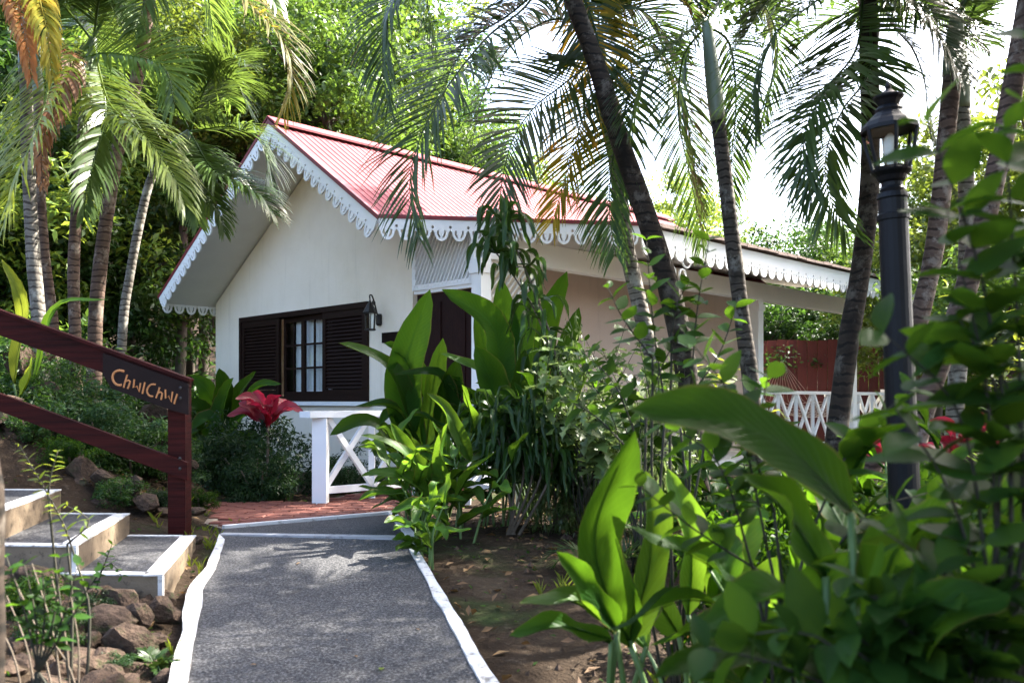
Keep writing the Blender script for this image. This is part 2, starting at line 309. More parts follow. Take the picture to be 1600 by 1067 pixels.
# ------------------------------------------------------------------ path
def pz(y): return .26 + .075*(min(y, 6.0) - 3.47)
def on_path(px, py):                                  # pixel on the sloping path plane
    s = (HY - py)/FPX; Y = (.26 - .075*3.47 - CAMZ) / (s - .075)
    if Y > 6.0: return on_z(px, py, .45)
    return at(px, py, Y)
L_out = [(225, 1300), (246, 1150), (263, 1067), (272, 1030), (284, 989), (289, 948), (292, 923), (306, 905), (320, 888), (336, 857), (343, 836)]
L_in  = [(238, 1300), (270, 1150), (290, 1067), (303, 1006), (315, 954), (316, 923), (325, 905), (337, 888), (347, 857), (351, 844)]
lo = spline([on_path(*p) for p in L_out], 40); li = spline([on_path(*p) for p in L_in], 40)
ro = spline([on_path(p, q) for p, q in [(948, 1300), (836, 1150), (779, 1067), (708, 950), (641, 841)]], 40)
ri = spline([on_path(p, q) for p, q in [(900, 1300), (798, 1150), (750, 1067), (688, 950), (630, 841)]], 40)
lo[0][1] = li[0][1] = ro[0][1] = ri[0][1] = min(lo[0][1], ro[0][1])
back = V(0, -4.6, -.075*4.6)
lo = np.concatenate([[lo[0]+back+V(-.1,0,0)], lo]); li = np.concatenate([[li[0]+back+V(-.1,0,0)], li]); ro = np.concatenate([[ro[0]+back+V(1.4,0,0)], ro]); ri = np.concatenate([[ri[0]+back+V(1.4,0,0)], ri])
def slab(mb, a, b, top, bot):
    k = len(a); up = V(0, 0, top); dn = V(0, 0, bot)
    v = np.concatenate([a+up, b+up, a+dn, b+dn])
    f = []
    for i in range(k-1):
        f += [(i, k+i, k+i+1, i+1), (2*k+i, i, i+1, 2*k+i+1), (k+i, 3*k+i, 3*k+i+1, k+i+1)]
    f += [(0, 2*k, 3*k, k), (k-1, 2*k-1, 4*k-1, 3*k-1)]
    mb.add(v, f)
mb = MB(); slab(mb, lo, ro, 0, -.16)
lan = [on_z(p, q, .45) for p, q in [(344, 835), (641, 841), (612, 803), (347, 826)]]
mb.prism([lan[0], lan[3], lan[2], lan[1]], (0, 0, -.16))
path = mb.build('path', M['path'], None, False, (0, 0, 0)); tag(path, kind='structure')
def wob(a, s, seed):
    r = np.random.default_rng(seed); n = np.convolve(r.normal(0, 1, len(a)+6), np.ones(3)/3, 'same')[3:-3]; b = a.copy(); b[:, 0] += n*s; return b
for a, b_, sd_ in ((lo, li, 1), (ri, ro, 2)):
    mb = MB(); slab(mb, wob(a, .006, sd_), wob(b_, .006, sd_+5), .010, -.10); mb.build('painted_edge', M['white_paint'], path)
mb = MB(); k_ = V(0, 0, .006)
mb.prism([lan[0]+k_+V(0, -.02, 0), lan[0]+k_+V(0, .06, 0), lan[1]+k_+V(0, .09, 0), lan[1]+k_+V(0, .0, 0)], (0, 0, -.03)); mb.build('faded_cross_line', paint('faded_white_paint', (.30, .30, .31), (.15, .15, .16)), path)
mb = MB(); mb.bar(lan[3]+V(0, .03, .006), lan[2]+V(0, .03, .006), .05, .03); mb.build('painted_edge', M['white_paint'], path)
mb = MB(); mb.bar(lan[1]+V(.0, .05, .006), lan[2]+V(.0, 0, .006), .06, .03); mb.build('painted_edge', M['white_paint'], path)

# ------------------------------------------------------------------ brick patio
b0 = [on_z(345, 826, .45), on_z(612, 803, .45)]
patio_poly = [b0[0]+V(0, .06, 0), b0[1]+V(0, .06, 0), V(-.75, 8.3, .45), V(-.2, 9.2, .45), V(-1.1, 10.1, .45), V(-1.78, 8.05, .45), V(-2.85, 7.95, .45), V(-2.72, 7.2, .45)]
mb = MB(); mb.prism([p+V(0, 0, -.012) for p in patio_poly[::-1]], (0, 0, -.12)); patio = mb.build('brick_patio', M['mortar'], None, False, (0, 0, 0)); tag(patio, kind='structure')
def inside(p, poly):
    c = False; n = len(poly)
    for i in range(n):
        a, b = poly[i], poly[i-1]
        if (a[1] > p[1]) != (b[1] > p[1]) and p[0] < (b[0]-a[0])*(p[1]-a[1])/(b[1]-a[1]) + a[0]: c = not c
    return c
def bevel_brick(l, w_, h, b=.006):
    mb = MB(); v = []
    for z, i in ((-h, 0), (-b, 0), (0, b)):
        v += [(-l/2+i, -w_/2+i, z), (l/2-i, -w_/2+i, z), (l/2-i, w_/2-i, z), (-l/2+i, w_/2-i, z)]
    f = [(8, 9, 10, 11)] + [(4*k+i, 4*k+(i+1) % 4, 4*k+4+(i+1) % 4, 4*k+4+i) for k in range(2) for i in range(4)]
    mb.add(v, f); return mb.mesh('brick', M['brick'])
bm_ = bevel_brick(.205, .098, .05); nb = 0
cells = []
for r_ in range(-40, 120):
    for c_ in range(-40, 40):
        x = -3.2 + (c_ + (.5 if r_ % 2 else 0))*.214; y = 6.0 + r_*.106
        cells.append((x, y))
cells = [(x, y) for x, y in cells if all(inside((x+dx, y+dy), patio_poly) for dx in (-.1, .1) for dy in (-.045, .045))]
cells.sort(key=lambda c: c[1])
for x, y in cells[:300]:
    inst(bm_, 'brick', patio, (x, y, .452 + random.uniform(-.004, .004)), Quaternion((1, random.uniform(-.012, .012), random.uniform(-.012, .012), random.uniform(-.008, .008))))
if len(cells) > 300:
    mb = MB()
    for x, y in cells[300:]: mb.box((x-.1, y-.048, .40), (x+.1, y+.048, .452 + random.uniform(-.004, .004)))
    mb.build('brick_field', M['brick'], patio, kind='stuff')

# ------------------------------------------------------------------ cottage
S2 = math.sqrt(.5); DU = V(S2, -S2, 0); DV = V(S2, S2, 0)       # along the gable wall to the right / along the ridge, away
A0 = V(-2.97, 10.97, 0)                                       # point below the ridge at the front barge boards
def H(u, v, z): return A0 + DU*u + DV*v + V(0, 0, z)
HM = (np.stack([DU, DV, V(0, 0, 1)], 1), A0)                   # house frame for boxes
RZ, SL, SR = 4.77, .612, .68
VW = (9.16 - 8.0)*S2                                          # gable wall set back from the barge boards
UL, UC = -3.02, (-1.14-10.3 + 13.94)*S2                       # wall corners across the gable
LEN = 8.2; FL = .50
cot = thing('cottage', H(0, VW, .45), 'white gabled cottage with red metal roof and lacy trim', 'cottage')
def roofz(u): return RZ - (SR*u if u > 0 else -SL*u)
# gable wall with a window opening
WU0 = (-(13.1-10.97)*math.sqrt(2)) ; 
def wall_u(px):                                               # u of a pixel column on the gable wall plane
    k = (px-CX)/FPX; Y = 9.16/(1+k); X = k*Y; return (X - Y + 13.94)*S2
wu0, wu1 = wall_u(376), wall_u(577); wz0, wz1 = 1.335, 2.55
TH = .18; zt = .12
def gz_under(u): return roofz(u) - .11
mb = MB()
def wallpoly(pts): mb.prism([H(u, VW, z) for u, z in pts], DV*TH)
wallpoly([(UL, FL-.3), (wu0, FL-.3), (wu0, gz_under(wu0)), (UL, gz_under(UL))])
wallpoly([(wu1, FL-.3), (UC, FL-.3), (UC, gz_under(UC)), (wu1, gz_under(wu1))])
wallpoly([(wu0, FL-.3), (wu1, FL-.3), (wu1, wz0), (wu0, wz0)])
wallpoly([(wu0, wz1), (wu1, wz1), (wu1, gz_under(wu1)), (0, gz_under(0)), (wu0, gz_under(wu0))])
mb.build('gable_wall', M['wall'], cot)
mb = MB(); mb.box((UL, VW+TH, FL-.3), (UL+TH, VW+LEN, gz_under(UL)-.02), HM); mb.build('left_wall', M['wall'], cot)
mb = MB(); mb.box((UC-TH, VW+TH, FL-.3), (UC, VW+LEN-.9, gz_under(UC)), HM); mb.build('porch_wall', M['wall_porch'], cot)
mb = MB(); mb.box((UL+TH, VW+LEN-TH, FL-.3), (UC-TH, VW+LEN, 2.9), HM); mb.build('rear_wall', M['wall'], cot)
# roof: sheets of ribbed metal on the right slope and left slope
UE = 2.22; ULE = -3.125
ridge_end = LEN + .1
roof = MB(); 
for s_, ue, sl in ((1, UE-.02, SR), (-1, -ULE, SL)):           # boarded deck below the sheets, seen as the soffit
    roof.prism([H(0, .04, RZ-.035), H(s_*ue, .04, RZ-.035-sl*ue), H(s_*ue, .04, RZ-.09-sl*ue), H(0, .04, RZ-.09)][::s_], DV*(ridge_end-.04))
roof_o = roof.build('roof', M['soffit'], cot)
def sheet(u0, v0, wid, length, sl, s_):
    # cross-section across v with ribs; runs from ridge (u0) down the slope
    prof = []; n = 9
    p = wid/n
    for i in range(n):
        prof += [(i*p, 0), (i*p + p*.62, 0), (i*p + p*.72, .010), (i*p + p*.90, .010)]
    prof.append((wid, 0)); k = len(prof); v = []
    for t in (0, length):
        for a, h in prof: v.append(H(s_*t, v0+a, RZ - sl*t + h*.9 - .012))
    mb = MB(); mb.add(v, [((i, k+i, k+i+1, i+1) if s_ > 0 else (i, i+1, k+i+1, k+i)) for i in range(k-1)])
    mb.build('roof_sheet', M['roof'], roof_o)
ns = 9; sw = ridge_end/ns
for i in range(ns):
    sheet(0, i*sw, sw - .004, UE + .02, SR, 1); sheet(0, i*sw, sw-.004, -ULE+.03, SL, -1)
mb = MB(); mb.prism([H(-.17, -.03, RZ-.07), H(-.17, -.03, RZ-.045), H(0, -.03, RZ+.055), H(.17, -.03, RZ-.05), H(.17, -.03, RZ-.075), H(0, -.03, RZ+.03)], DV*(ridge_end+.05)); mb.build('ridge_cap', M['roof'], roof_o)
# hip end of the roof seen behind the palms
mb = MB(); mb.add([H(0, ridge_end, RZ-.01), H(1.1, ridge_end, RZ-.01-SR*1.1), H(1.0, ridge_end+.55, RZ-.4-SR*1.0), H(0, ridge_end+.35, RZ-.42)], [(0, 1, 2, 3)]); mb.build('hip_sheet', M['roof'], roof_o)
# lacy barge boards: scalloped outline with cut-outs
def fret(length, h, pitch=.185, rad=.085, name='fascia'):
    cu = bpy.data.curves.new(name, 'CURVE'); cu.dimensions = '2D'; cu.fill_mode = 'BOTH'; cu.extrude = .011
    n = max(1, round(length/pitch)); p = length/n; pts = [(0, 0), (0, -h+.14)]
    y0 = -h + .14
    for i in range(n):
        x0 = i*p; pts += [(x0+.008, y0), (x0+.010, y0-.016), (x0+.02, y0-.018)]
        for k in range(9):
            a = math.pi*(1 + k/8.0); pts.append((x0+p/2+.5*(p-.04)*math.cos(a), y0-.020 + .094*math.sin(a)))
        pts += [(x0+p-.02, y0-.018), (x0+p-.010, y0-.016), (x0+p-.008, y0)]
    pts += [(length, -h+.14), (length, 0)]
    def poly(P):
        s = cu.splines.new('POLY'); s.points.add(len(P)-1); s.use_cyclic_u = True
        for q, (x, y) in zip(s.points, P): q.co = (x, y, 0, 1)
    poly(pts)
    for i in range(n):
        cx = i*p + p/2
        for sg in (-1, 1):                                    # two leaf-shaped cuts and a small hole
            a = [(cx+sg*.008, y0-.086), (cx+sg*.030, y0-.072), (cx+sg*.046, y0-.045), (cx+sg*.048, y0-.006), (cx+sg*.030, y0+.004), (cx+sg*.026, y0-.036), (cx+sg*.016, y0-.058)]
            poly(a)
        if i: poly([(i*p+.016*math.cos(t*math.pi/3), y0+.034+.018*math.sin(t*math.pi/3)) for t in range(6)])
    o = bpy.data.objects.new('tmp', cu); col.objects.link(o); dg = bpy.context.evaluated_depsgraph_get()
    me = bpy.data.meshes.new_from_object(o.evaluated_get(dg)); bpy.data.objects.remove(o); bpy.data.curves.remove(cu)
    me.name = name; me.materials.clear(); me.materials.append(M['trim']); return me
def place_fret(a, b, h, name, slope_vertical=True, pitch=.185):
    a = np.asarray(a, float); b = np.asarray(b, float); L = np.linalg.norm(b-a); me = fret(L, h, pitch, name=name)
    x = (b-a)/L; hd = nrm(V(x[0], x[1], 0)); n = np.cross(hd, V(0, 0, 1)); y = np.cross(n, x)*-1
    y = nrm(np.cross(n, x)); y = y if y[2] > 0 else -y
    q = Matrix((x, y, np.cross(x, y))).transposed().to_quaternion()
    return inst(me, name, cot, a, q)
zC = RZ - SR*UE
place_fret(H(0, 0, RZ-.005), H(UE, 0, zC-.005), .29, 'barge_board')
place_fret(H(0, -.004, RZ-.005), H(ULE, -.004, RZ+SL*ULE-.005), .25, 'barge_board')
place_fret(H(ULE, .02, RZ+SL*ULE-.03), H(ULE, ridge_end, RZ+SL*ULE-.03), .22, 'eave_board')
D1 = at(1000, 352, 9.8); D1[2] = zC - .01; C1 = H(UE, 0, zC-.005)
place_fret(C1+V(.0, -.004, 0), D1, .25, 'eave_board')
vD = (D1[0]+D1[1] - 8.0)*S2; uD = (D1[0]-D1[1]+13.94)*S2
PEND = 7.8
E1 = D1 + DV*PEND
place_fret(D1 + DV*.02, E1, .33, 'porch_eave_board', pitch=.21)
# dark red metal edging over the boards
mb = MB(); mb.bar(H(-.02, .0, RZ+.0), H(UE+.02, .0, zC+.0), .05, .045); mb.build('edge_strip', M['roof_edge'], roof_o)
mb = MB(); mb.bar(H(.02, .0, RZ+.0), H(ULE-.02, .0, RZ+SL*ULE), .05, .04); mb.build('edge_strip', M['roof_edge'], roof_o)
mb = MB(); mb.bar(C1+V(0, 0, .022), D1+V(0, 0, .022), .05, .04); mb.build('edge_strip', M['roof_edge'], roof_o)
# low porch roof between main roof and porch eave boards
mb = MB(); mb.prism([C1+V(.02, .03, -.02), D1+V(0, .03, -.02), E1+V(-.02, 0, -.02), H(UC-.1, vD+PEND, zC+.22), H(UC-.1, VW, zC+.12)], (0, 0, .035)); proof = mb.build('porch_roof', M['soffit'], cot)
for i in range(30):                                           # rough shingle courses along the porch edge
    a = D1 + DV*(.05 + i*PEND/30); mb = MB(); mb.bar(a + V(-.04, .04, .045+random.uniform(-.006, .01)), a + DV*(PEND/30-.01) + V(-.04, .04, .045+random.uniform(-.006, .01)), .26, .03 + random.uniform(0, .012)); mb.build('shingle', M['shingle'], proof)
# porch beam, posts, lattices, door in the entry screen
up0 = (-9.9 + 13.94)*S2
vpost = (3.73+13.6-8.0)*S2; vbend = vD + PEND - .1
mb = MB(); mb.box((up0-.07, VW+.1, 2.86), (up0+.07, vbend, 3.12), HM); mb.build('porch_beam', M['trim'], cot)
for v_ in (VW+.06, vpost, vbend-.1):
    mb = MB(); mb.box((up0-.075, v_-.075, .3), (up0+.075, v_+.075, 2.86), HM); mb.box((up0-.095, v_-.095, 2.70), (up0+.095, v_+.095, 2.80), HM); mb.build('porch_post', M['trim'], cot)
mb = MB(); mb.box((UC+.002, VW+.1, .1), (up0+.15, 11.6, FL), HM); mb.build('porch_floor', M['plinth'], cot)
# porch railing: top rail, bottom rail, X panels
def x_rail(parent, a, b, zt, zb, npan, wd=.05):
    a = np.asarray(a, float); b = np.asarray(b, float)
    for z, hh, ww in ((zt, .05, .13), (zb, .045, .05)):
        m_ = MB(); m_.bar(a + V(0, 0, z), b + V(0, 0, z), ww, hh); m_.build('top_rail' if z == zt else 'bottom_rail', M['trim'], parent)
    for i in range(npan):
        p = a + (b-a)*i/npan; q = a + (b-a)*(i+1)/npan
        for s_, (c, d) in enumerate(((p, q), (q, p))):
            m_ = MB(); off = np.cross(nrm(b-a), V(0, 0, 1))*.019*(1 if s_ else -1)
            m_.bar(c + V(0, 0, zb+.02)+off, d + V(0, 0, zt-.02)+off, .035, wd); m_.build('cross_brace', M['trim'], parent)
        if i: m_ = MB(); m_.bar(p + V(0, 0, zb-.18), p + V(0, 0, zt-.02), .05, .05, (1, 0, 0)); m_.build('baluster', M['trim'], parent)
x_rail(cot, H(up0, vpost+.08, 0), H(up0, 11.3, 0), 1.47, .62, 8)
x_rail(cot, H(up0-.08, 11.35, 0), H(UC-.1, 11.35, 0), 1.47, .62, 2)
mb = MB(); mb.box((up0-.075, 11.3, .3), (up0+.075, 11.45, 1.55), HM); mb.build('rail_post', M['trim'], cot)
# lattice panel: frame and diagonal slats
def lattice(parent, o, d, L, z0, z1, step, wd, lean, name='lattice_frame'):
    n = np.cross(d, V(0, 0, 1)); fr = MB()
    for z in (z0, z1): fr.bar(o + V(0, 0, z), o + d*L + V(0, 0, z), .05, .06)
    for t in (0, L): fr.bar(o + d*t + V(0, 0, z0-.03), o + d*t + V(0, 0, z1+.03), .05, .06, (d[0], d[1], 0))
    f_ = fr.build(name, M['trim'], parent); hgt = z1 - z0
    x = -hgt*lean
    while x < L:
        xa, za, xb, zb = x, z0, x + hgt*lean, z1
        if xa < 0: za = z0 + (0-xa)/lean; xa = 0
        if xb > L: zb = z1 - (xb-L)/lean; xb = L
        if zb - za > .05:
            m_ = MB(); m_.bar(o + d*xa + V(0, 0, za) + n*.012, o + d*xb + V(0, 0, zb) + n*.012, .012, wd, n*-1); m_.build('slat', M['trim'], f_)
        x += step
    return f_
lattice(cot, H(UC+.02, VW+.02, 0), DU, up0-UC-.1, 2.63, 3.3, .062, .036, .55)
mb = MB(); mb.box((UC+.0, VW+.06, 2.58), (up0-.02, VW+.075, 3.35), HM); mb.build('lattice_backing', M['soffit'], cot)
lattice(cot, H(up0-.06, VW+.16, 0), DV, .78, 1.42, 2.84, .085, .045, .9)
mb = MB(); mb.box((up0-.11, VW+.16, FL), (up0-.085, VW+.95, 2.86), HM); mb.build('lattice_backing', M['wall'], cot)
mb = MB(); mb.box((UC+.0, VW+.015, 2.56), (up0-.075, VW+.05, 2.62), HM); mb.build('door_head', M['trim'], cot)
mb = MB(); dw = up0-.075-UC
mb.box((UC+.02, VW+.05, FL), (up0-.09, VW+.09, 2.555), HM); door = mb.build('door', M['door'], cot)
for k in range(2):
    for (z0, z1) in ((.62, 1.35), (1.45, 2.45)):
        mb = MB(); u0 = UC+.12+k*(dw-.2)/2; mb.box((u0, VW+.035, z0), (u0+(dw-.2)/2-.08, VW+.05, z1), HM); mb.build('door_panel', M['door'], door)
mb = MB(); mb.lathe([(.012, 0), (.028, .012), (.028, .03), (.01, .045)], H(up0-.2, VW+.02, 1.35), 10); mb.build('door_knob', M['iron'], door)
# fretwork bracket below the turn of the eave
mb = MB()
for cx_, cz_, r_ in ((0, 0, .10), (.22, .05, .075), (.4, -.02, .09), (.1, -.19, .07), (.32, -.2, .06)):
    t = np.linspace(0, 2*math.pi, 17); mb.tube([D1 + DV*(.55+cx_+r_*math.cos(a)) + DU*-.04 + V(0, 0, -.24+cz_+r_*math.sin(a)) for a in t], .014, 6)
mb.build('scroll_bracket', M['trim'], cot)
# window: frame, two casements, curtains, shutters with slats
wf = VW + .03
def WB(u0, u1, z0, z1, v0, v1): mb_ = MB(); mb_.box((u0, v0, z0), (u1, v1, z1), HM); return mb_
ww_ = wu1-wu0
fr = MB()
for a, b_, c, d in ((wu0, wu1, wz1-.07, wz1), (wu0, wu1, wz0, wz0+.06), (wu0, wu0+.06, wz0+.06, wz1-.07), (wu1-.06, wu1, wz0+.06, wz1-.07)):
    fr.box((a, VW-.03, c), (b_, VW+.12, d), HM)
win = fr.build('window', M['shutter'], cot)
s0, s1, s2, s3 = wu0+.06, wall_u(437), wall_u(505), wu1-.06
for (a, b_) in ((s0, s1), (s2, s3)):
    f_ = MB()
    f_.box((a, VW-.015, wz0+.06), (a+.075, VW+.03, wz1-.07), HM); f_.box((b_-.075, VW-.015, wz0+.06), (b_, VW+.03, wz1-.07), HM)
    f_.box((a+.075, VW-.015, wz0+.06), (b_-.075, VW+.03, wz0+.15), HM); f_.box((a+.075, VW-.015, wz1-.16), (b_-.075, VW+.03, wz1-.07), HM)
    sh = f_.build('shutter', M['shutter'], cot)
    nsl = 19; z0_ = wz0+.16; st_ = (wz1-.16-z0_)/nsl
    for i in range(nsl):
        z = z0_ + (i+.5)*st_; m_ = MB(); c = H((a+b_)/2, VW+.008, z); hw = (b_-a)/2-.076
        th_ = R(38); d_ = -DV*math.cos(th_)*-1; dd = DV*math.sin(th_) + V(0, 0, math.cos(th_)); nn = np.cross(DU, dd)
        q = [c + DU*sx*hw + dd*sy*.029 + nn*sz*.004 for sz in (-1, 1) for sx, sy in ((-1, -1), (1, -1), (1, 1), (-1, 1))]
        m_.add(q, [(0, 3, 2, 1), (4, 5, 6, 7), (0, 1, 5, 4), (1, 2, 6, 5), (2, 3, 7, 6), (3, 0, 4, 7)]); m_.build('slat', M['shutter'], sh)
gm = wall_u(468)
for k, (a, b_) in enumerate(((s1, gm-.02), (gm+.02, s2))):
    cs = MB(); f0 = VW+.035 + (0 if k else .03)
    cs.box((a, f0, wz0+.06), (a+.045, f0+.035, wz1-.07), HM); cs.box((b_-.045, f0, wz0+.06), (b_, f0+.035, wz1-.07), HM)
    cs.box((a+.045, f0, wz0+.06), (b_-.045, f0+.035, wz0+.13), HM); cs.box((a+.045, f0, wz1-.14), (b_-.045, f0+.035, wz1-.07), HM)
    case = cs.build('casement', M['shutter'], cot); c0, c1 = a+.045, b_-.045; z0_, z1_ = wz0+.13, wz1-.14
    for i in (1, 2): WB(c0, c1, z0_+(z1_-z0_)*i/3-.013, z0_+(z1_-z0_)*i/3+.013, f0+.006, f0+.03).build('glazing_bar', M['shutter'], case)
    WB((c0+c1)/2-.013, (c0+c1)/2+.013, z0_, z1_, f0+.004, f0+.026).build('glazing_bar', M['shutter'], case)
    for i in range(3):
        for j in range(2):
            u0, u1 = (c0, (c0+c1)/2-.013) if j == 0 else ((c0+c1)/2+.013, c1)
            WB(u0, u1, z0_+(z1_-z0_)*i/3+.014, z0_+(z1_-z0_)*(i+1)/3-.014, f0+.015, f0+.019).build('pane', M['glass'], case)
cv = []; n = 60; u_a, u_b = gm-.30, s2+.02
for z in (wz0+.05, wz1-.05):
    for i in range(n+1): cv.append(H(u_a+(u_b-u_a)*i/n, VW+.135+.016*math.sin(i*1.25), z))
mb = MB(); mb.add(cv, [(i, i+1, n+2+i, n+1+i) for i in range(n)]); mb.build('curtain', M['curtain'], win, True)
WB(wu0-.3, wu1+.3, .9, 2.8, VW+.9, VW+.95).build('room_backdrop', M['dark_room'], cot)
WB(wu0-.05, wu1+.05, wz0-.055, wz0-.004, VW-.06, VW+.0).build('window_sill', M['trim'], cot)

# wall lantern and plaque
pu_ = wall_u(594); lant = thing('wall_lantern', H(pu_, VW-.02, 2.3), 'small black iron wall lantern on curled bracket beside the shuttered window', 'lantern')
lu = pu_ + .07; lc = H(lu, VW-.2, .085)
mb = MB(); mb.tube(spline([H(pu_, VW-.03, 2.33), H(pu_+.01, VW-.09, 2.5), H(pu_+.04, VW-.15, 2.585), H(lu-.005, VW-.2, 2.58), H(lu, VW-.2, 2.54)], 20), .009, 8)
t = np.linspace(0, 4.2*math.pi, 26); mb.tube([H(pu_+.035, VW-.12-.028*(1-i/30)*math.cos(a), 2.5+.03*(1-i/30)*math.sin(a)) for i, a in enumerate(t)], .005, 6); mb.build('bracket', M['iron'], lant, True)
mb = MB(); mb.lathe([(.03, 2.24), (.042, 2.26), (.042, 2.36), (.03, 2.38)], H(pu_, VW-.012, 0), 10); mb.build('back_plate', M['iron'], lant)
mb = MB(); mb.lathe([(.004, 2.46), (.012, 2.43), (.02, 2.41), (.03, 2.40), (.078, 2.31), (.088, 2.295), (.08, 2.285)], lc, 8); mb.build('lantern_cap', M['iron'], lant)
mb = MB()
for a in range(6): t = math.pi/6 + a*math.pi/3; mb.tube([lc + V(.068*math.cos(t), .068*math.sin(t), 2.285), lc + V(.056*math.cos(t), .056*math.sin(t), 2.10)], .006, 5)
mb.lathe([(.058, 2.082), (.07, 2.088), (.07, 2.102), (.045, 2.105)], lc, 8); mb.build('cage', M['iron'], lant)
mb = MB(); mb.lathe([(.052, 2.106), (.064, 2.284)], lc, 8); mb.build('glass', M['glass'], lant)
mb = MB(); pu0, pu1 = wall_u(599), wall_u(630); mb.box((pu0, VW-.025, 2.03), (pu1, VW-.002, 2.15), HM); pl = mb.build('name_plaque', M['sign']); tag(pl, 'small dark wooden plaque on the white wall beside the door', 'plaque')

# entrance railing on the patio edge
g0 = on_z(501, 785, .45); g0[2] = 0; g1 = g0 + DV*1.1
er = thing('entrance_railing', g0 + V(0, 0, .45), 'white wooden railing with crossed braces in front of the shuttered window', 'railing')
for p, w_ in ((g0, .125), (g1, .11)):
    mb = MB(); mb.box((p[0]-w_/2, p[1]-w_/2, .44), (p[0]+w_/2, p[1]+w_/2, 1.19)); mb.build('post', M['trim'], er)
mb = MB(); mb.bar(g0 + V(0, 0, 1.225) - DV*.16, g1 + V(0, 0, 1.225)+DV*.14, .17, .055); mb.build('top_rail', M['trim'], er)
mb = MB(); mb.bar(g0 + V(0, 0, .555), g1 + V(0, 0, .555), .05, .06); mb.build('bottom_rail', M['trim'], er)
md = (g0+g1)/2
for (p, q) in ((g0 + DV*.06, md - DV*.02), (md + DV*.02, g1 - DV*.06)):
    for s_, (a, b_) in enumerate(((p, q), (q, p))):
        mb = MB(); o_ = DU*(.02 if s_ else -.02); mb.bar(a + V(0, 0, .58) + o_, b_ + V(0, 0, 1.19) + o_, .035, .05); mb.build('cross_brace', M['trim'], er)
mb = MB(); mb.bar(md + V(0, 0, .45), md + V(0, 0, 1.2), .05, .055, (1, 0, 0)); mb.build('baluster', M['trim'], er)
h1 = g1; h2 = H(up0, VW-.05, 0)                                 # second run from the corner post to the door screen
er2 = thing('entrance_railing', h1 + V(0, 0, .45), 'white crossed-brace railing half hidden behind the tall paddle leaves at the door', 'railing')
x_rail(er2, h1 + DU*.08, h1 + DU*1.35, 1.215, .58, 2)
mb = MB(); q = h1 + DU*1.4; mb.box((q[0]-.055, q[1]-.055, .42), (q[0]+.055, q[1]+.055, 1.19)); mb.build('post', M['trim'], er2)

# ------------------------------------------------------------------ garden steps
stp = thing('garden_steps', (-2.2, 5.1, .35), 'three concrete garden steps with white painted edges rising to the left', 'steps')
for i, (bx_, by_, fx, fy, z) in enumerate(((-2.02, 5.72, -1.73, 4.43, .48), (-2.46, 5.76, -2.18, 4.48, .615), (-2.92, 5.8, -2.62, 4.5, .765), (-3.38, 5.84, -3.08, 4.55, .91))):
    B_, F_ = V(bx_, by_, 0), V(fx, fy, 0); LB, LF = B_ + V(-.62, .02, 0), F_ + V(-.60, .03, 0); th = .2
    up = V(0, 0, z); mb = MB(); mb.prism([LF+up, F_+up, B_+up, LB+up], (0, 0, -th)); st = mb.build('step', M['concrete'], stp)
    ins = lambda p, q, d: p + nrm(q-p)*d
    mb = MB(); e = V(0, 0, z+.001)
    a, b_ = ins(F_, LF, .09), ins(B_, LB, .09); t_ = [LF + V(.02, .07, 0), a + V(0, .07, 0), b_ + V(0, -.05, 0), LB + V(.02, -.05, 0)]
    mb.prism([p + e for p in t_], (0, 0, .004)); mb.build('aggregate_tread', M['path'], st)
    mb = MB(); h_ = V(0, 0, z+.002); o_ = .004
    def edge(p, q, w_): d = nrm(q-p); n = np.cross(V(0, 0, 1), d); mb.prism([p - n*o_ + h_, q - n*o_ + h_, q + n*w_ + h_, p + n*w_ + h_], (0, 0, .008))
    edge(F_, B_, .088); edge(LF, F_ + V(-.085, .0, 0), .065); edge(B_ + V(-.085, 0, 0), LB, .045); mb.build('painted_edge', M['white_paint'], st)
    mb = MB(); mb.box((fx-.02, fy-.004, z-th+.01), (fx+.003, fy+.02, z+.001)); mb.build('painted_corner', M['white_paint'], st)

# handrail with name board
HYD = 5.9
hr = thing('handrail', (-2.19, HYD, .45), 'red-brown wooden handrail sloping down beside the garden steps', 'handrail')
mb = MB(); ptop = at(281, 596, HYD)[2]; mb.box((-2.245, HYD-.055, .40), (-2.132, HYD+.06, ptop)); mb.build('post', M['rail'], hr)
mb = MB(); mb.box((-4.40, HYD-.055, .9), (-4.29, HYD+.06, 2.1)); mb.build('post', M['rail'], hr)
yf = HYD - .06
def rail(name, p0, p1, th, mat):
    a, b_ = at(*p0, yf), at(*p1, yf); sl = (b_-a)/(b_[0]-a[0]); a = a + sl*(-4.5-a[0])
    mb = MB(); q = [a, b_, b_ + V(0, 0, -th), a + V(0, 0, -th)]; mb.prism(q, (0, -.042, 0)); return mb.build(name, mat, hr)
rail('top_rail', (0, 488), (297, 596), .145, M['rail']); rail('bottom_rail', (0, 613), (296, 722), .115, M['rail'])
mb = MB(); mb.bar(at(0, 486, yf-.021) + V(-1.1, 0, .40), at(299, 594, yf-.021), .085, .02); mb.build('cap_board', M['rail'], hr)
ys_ = yf - .044
q = [at(px, py, ys_) for px, py in ((163, 552), (296, 600), (296, 648), (268, 640), (176, 607), (163, 585))]
mb = MB(); mb.prism(q, (0, -.022, 0)); sg = mb.build('name_board', M['sign'], hr); sg['label'] = 'dark name board with carved orange lettering'
Zs = lambda x, y: at(150 + x/8.89, 560 + y/8.89, ys_ - .0215)
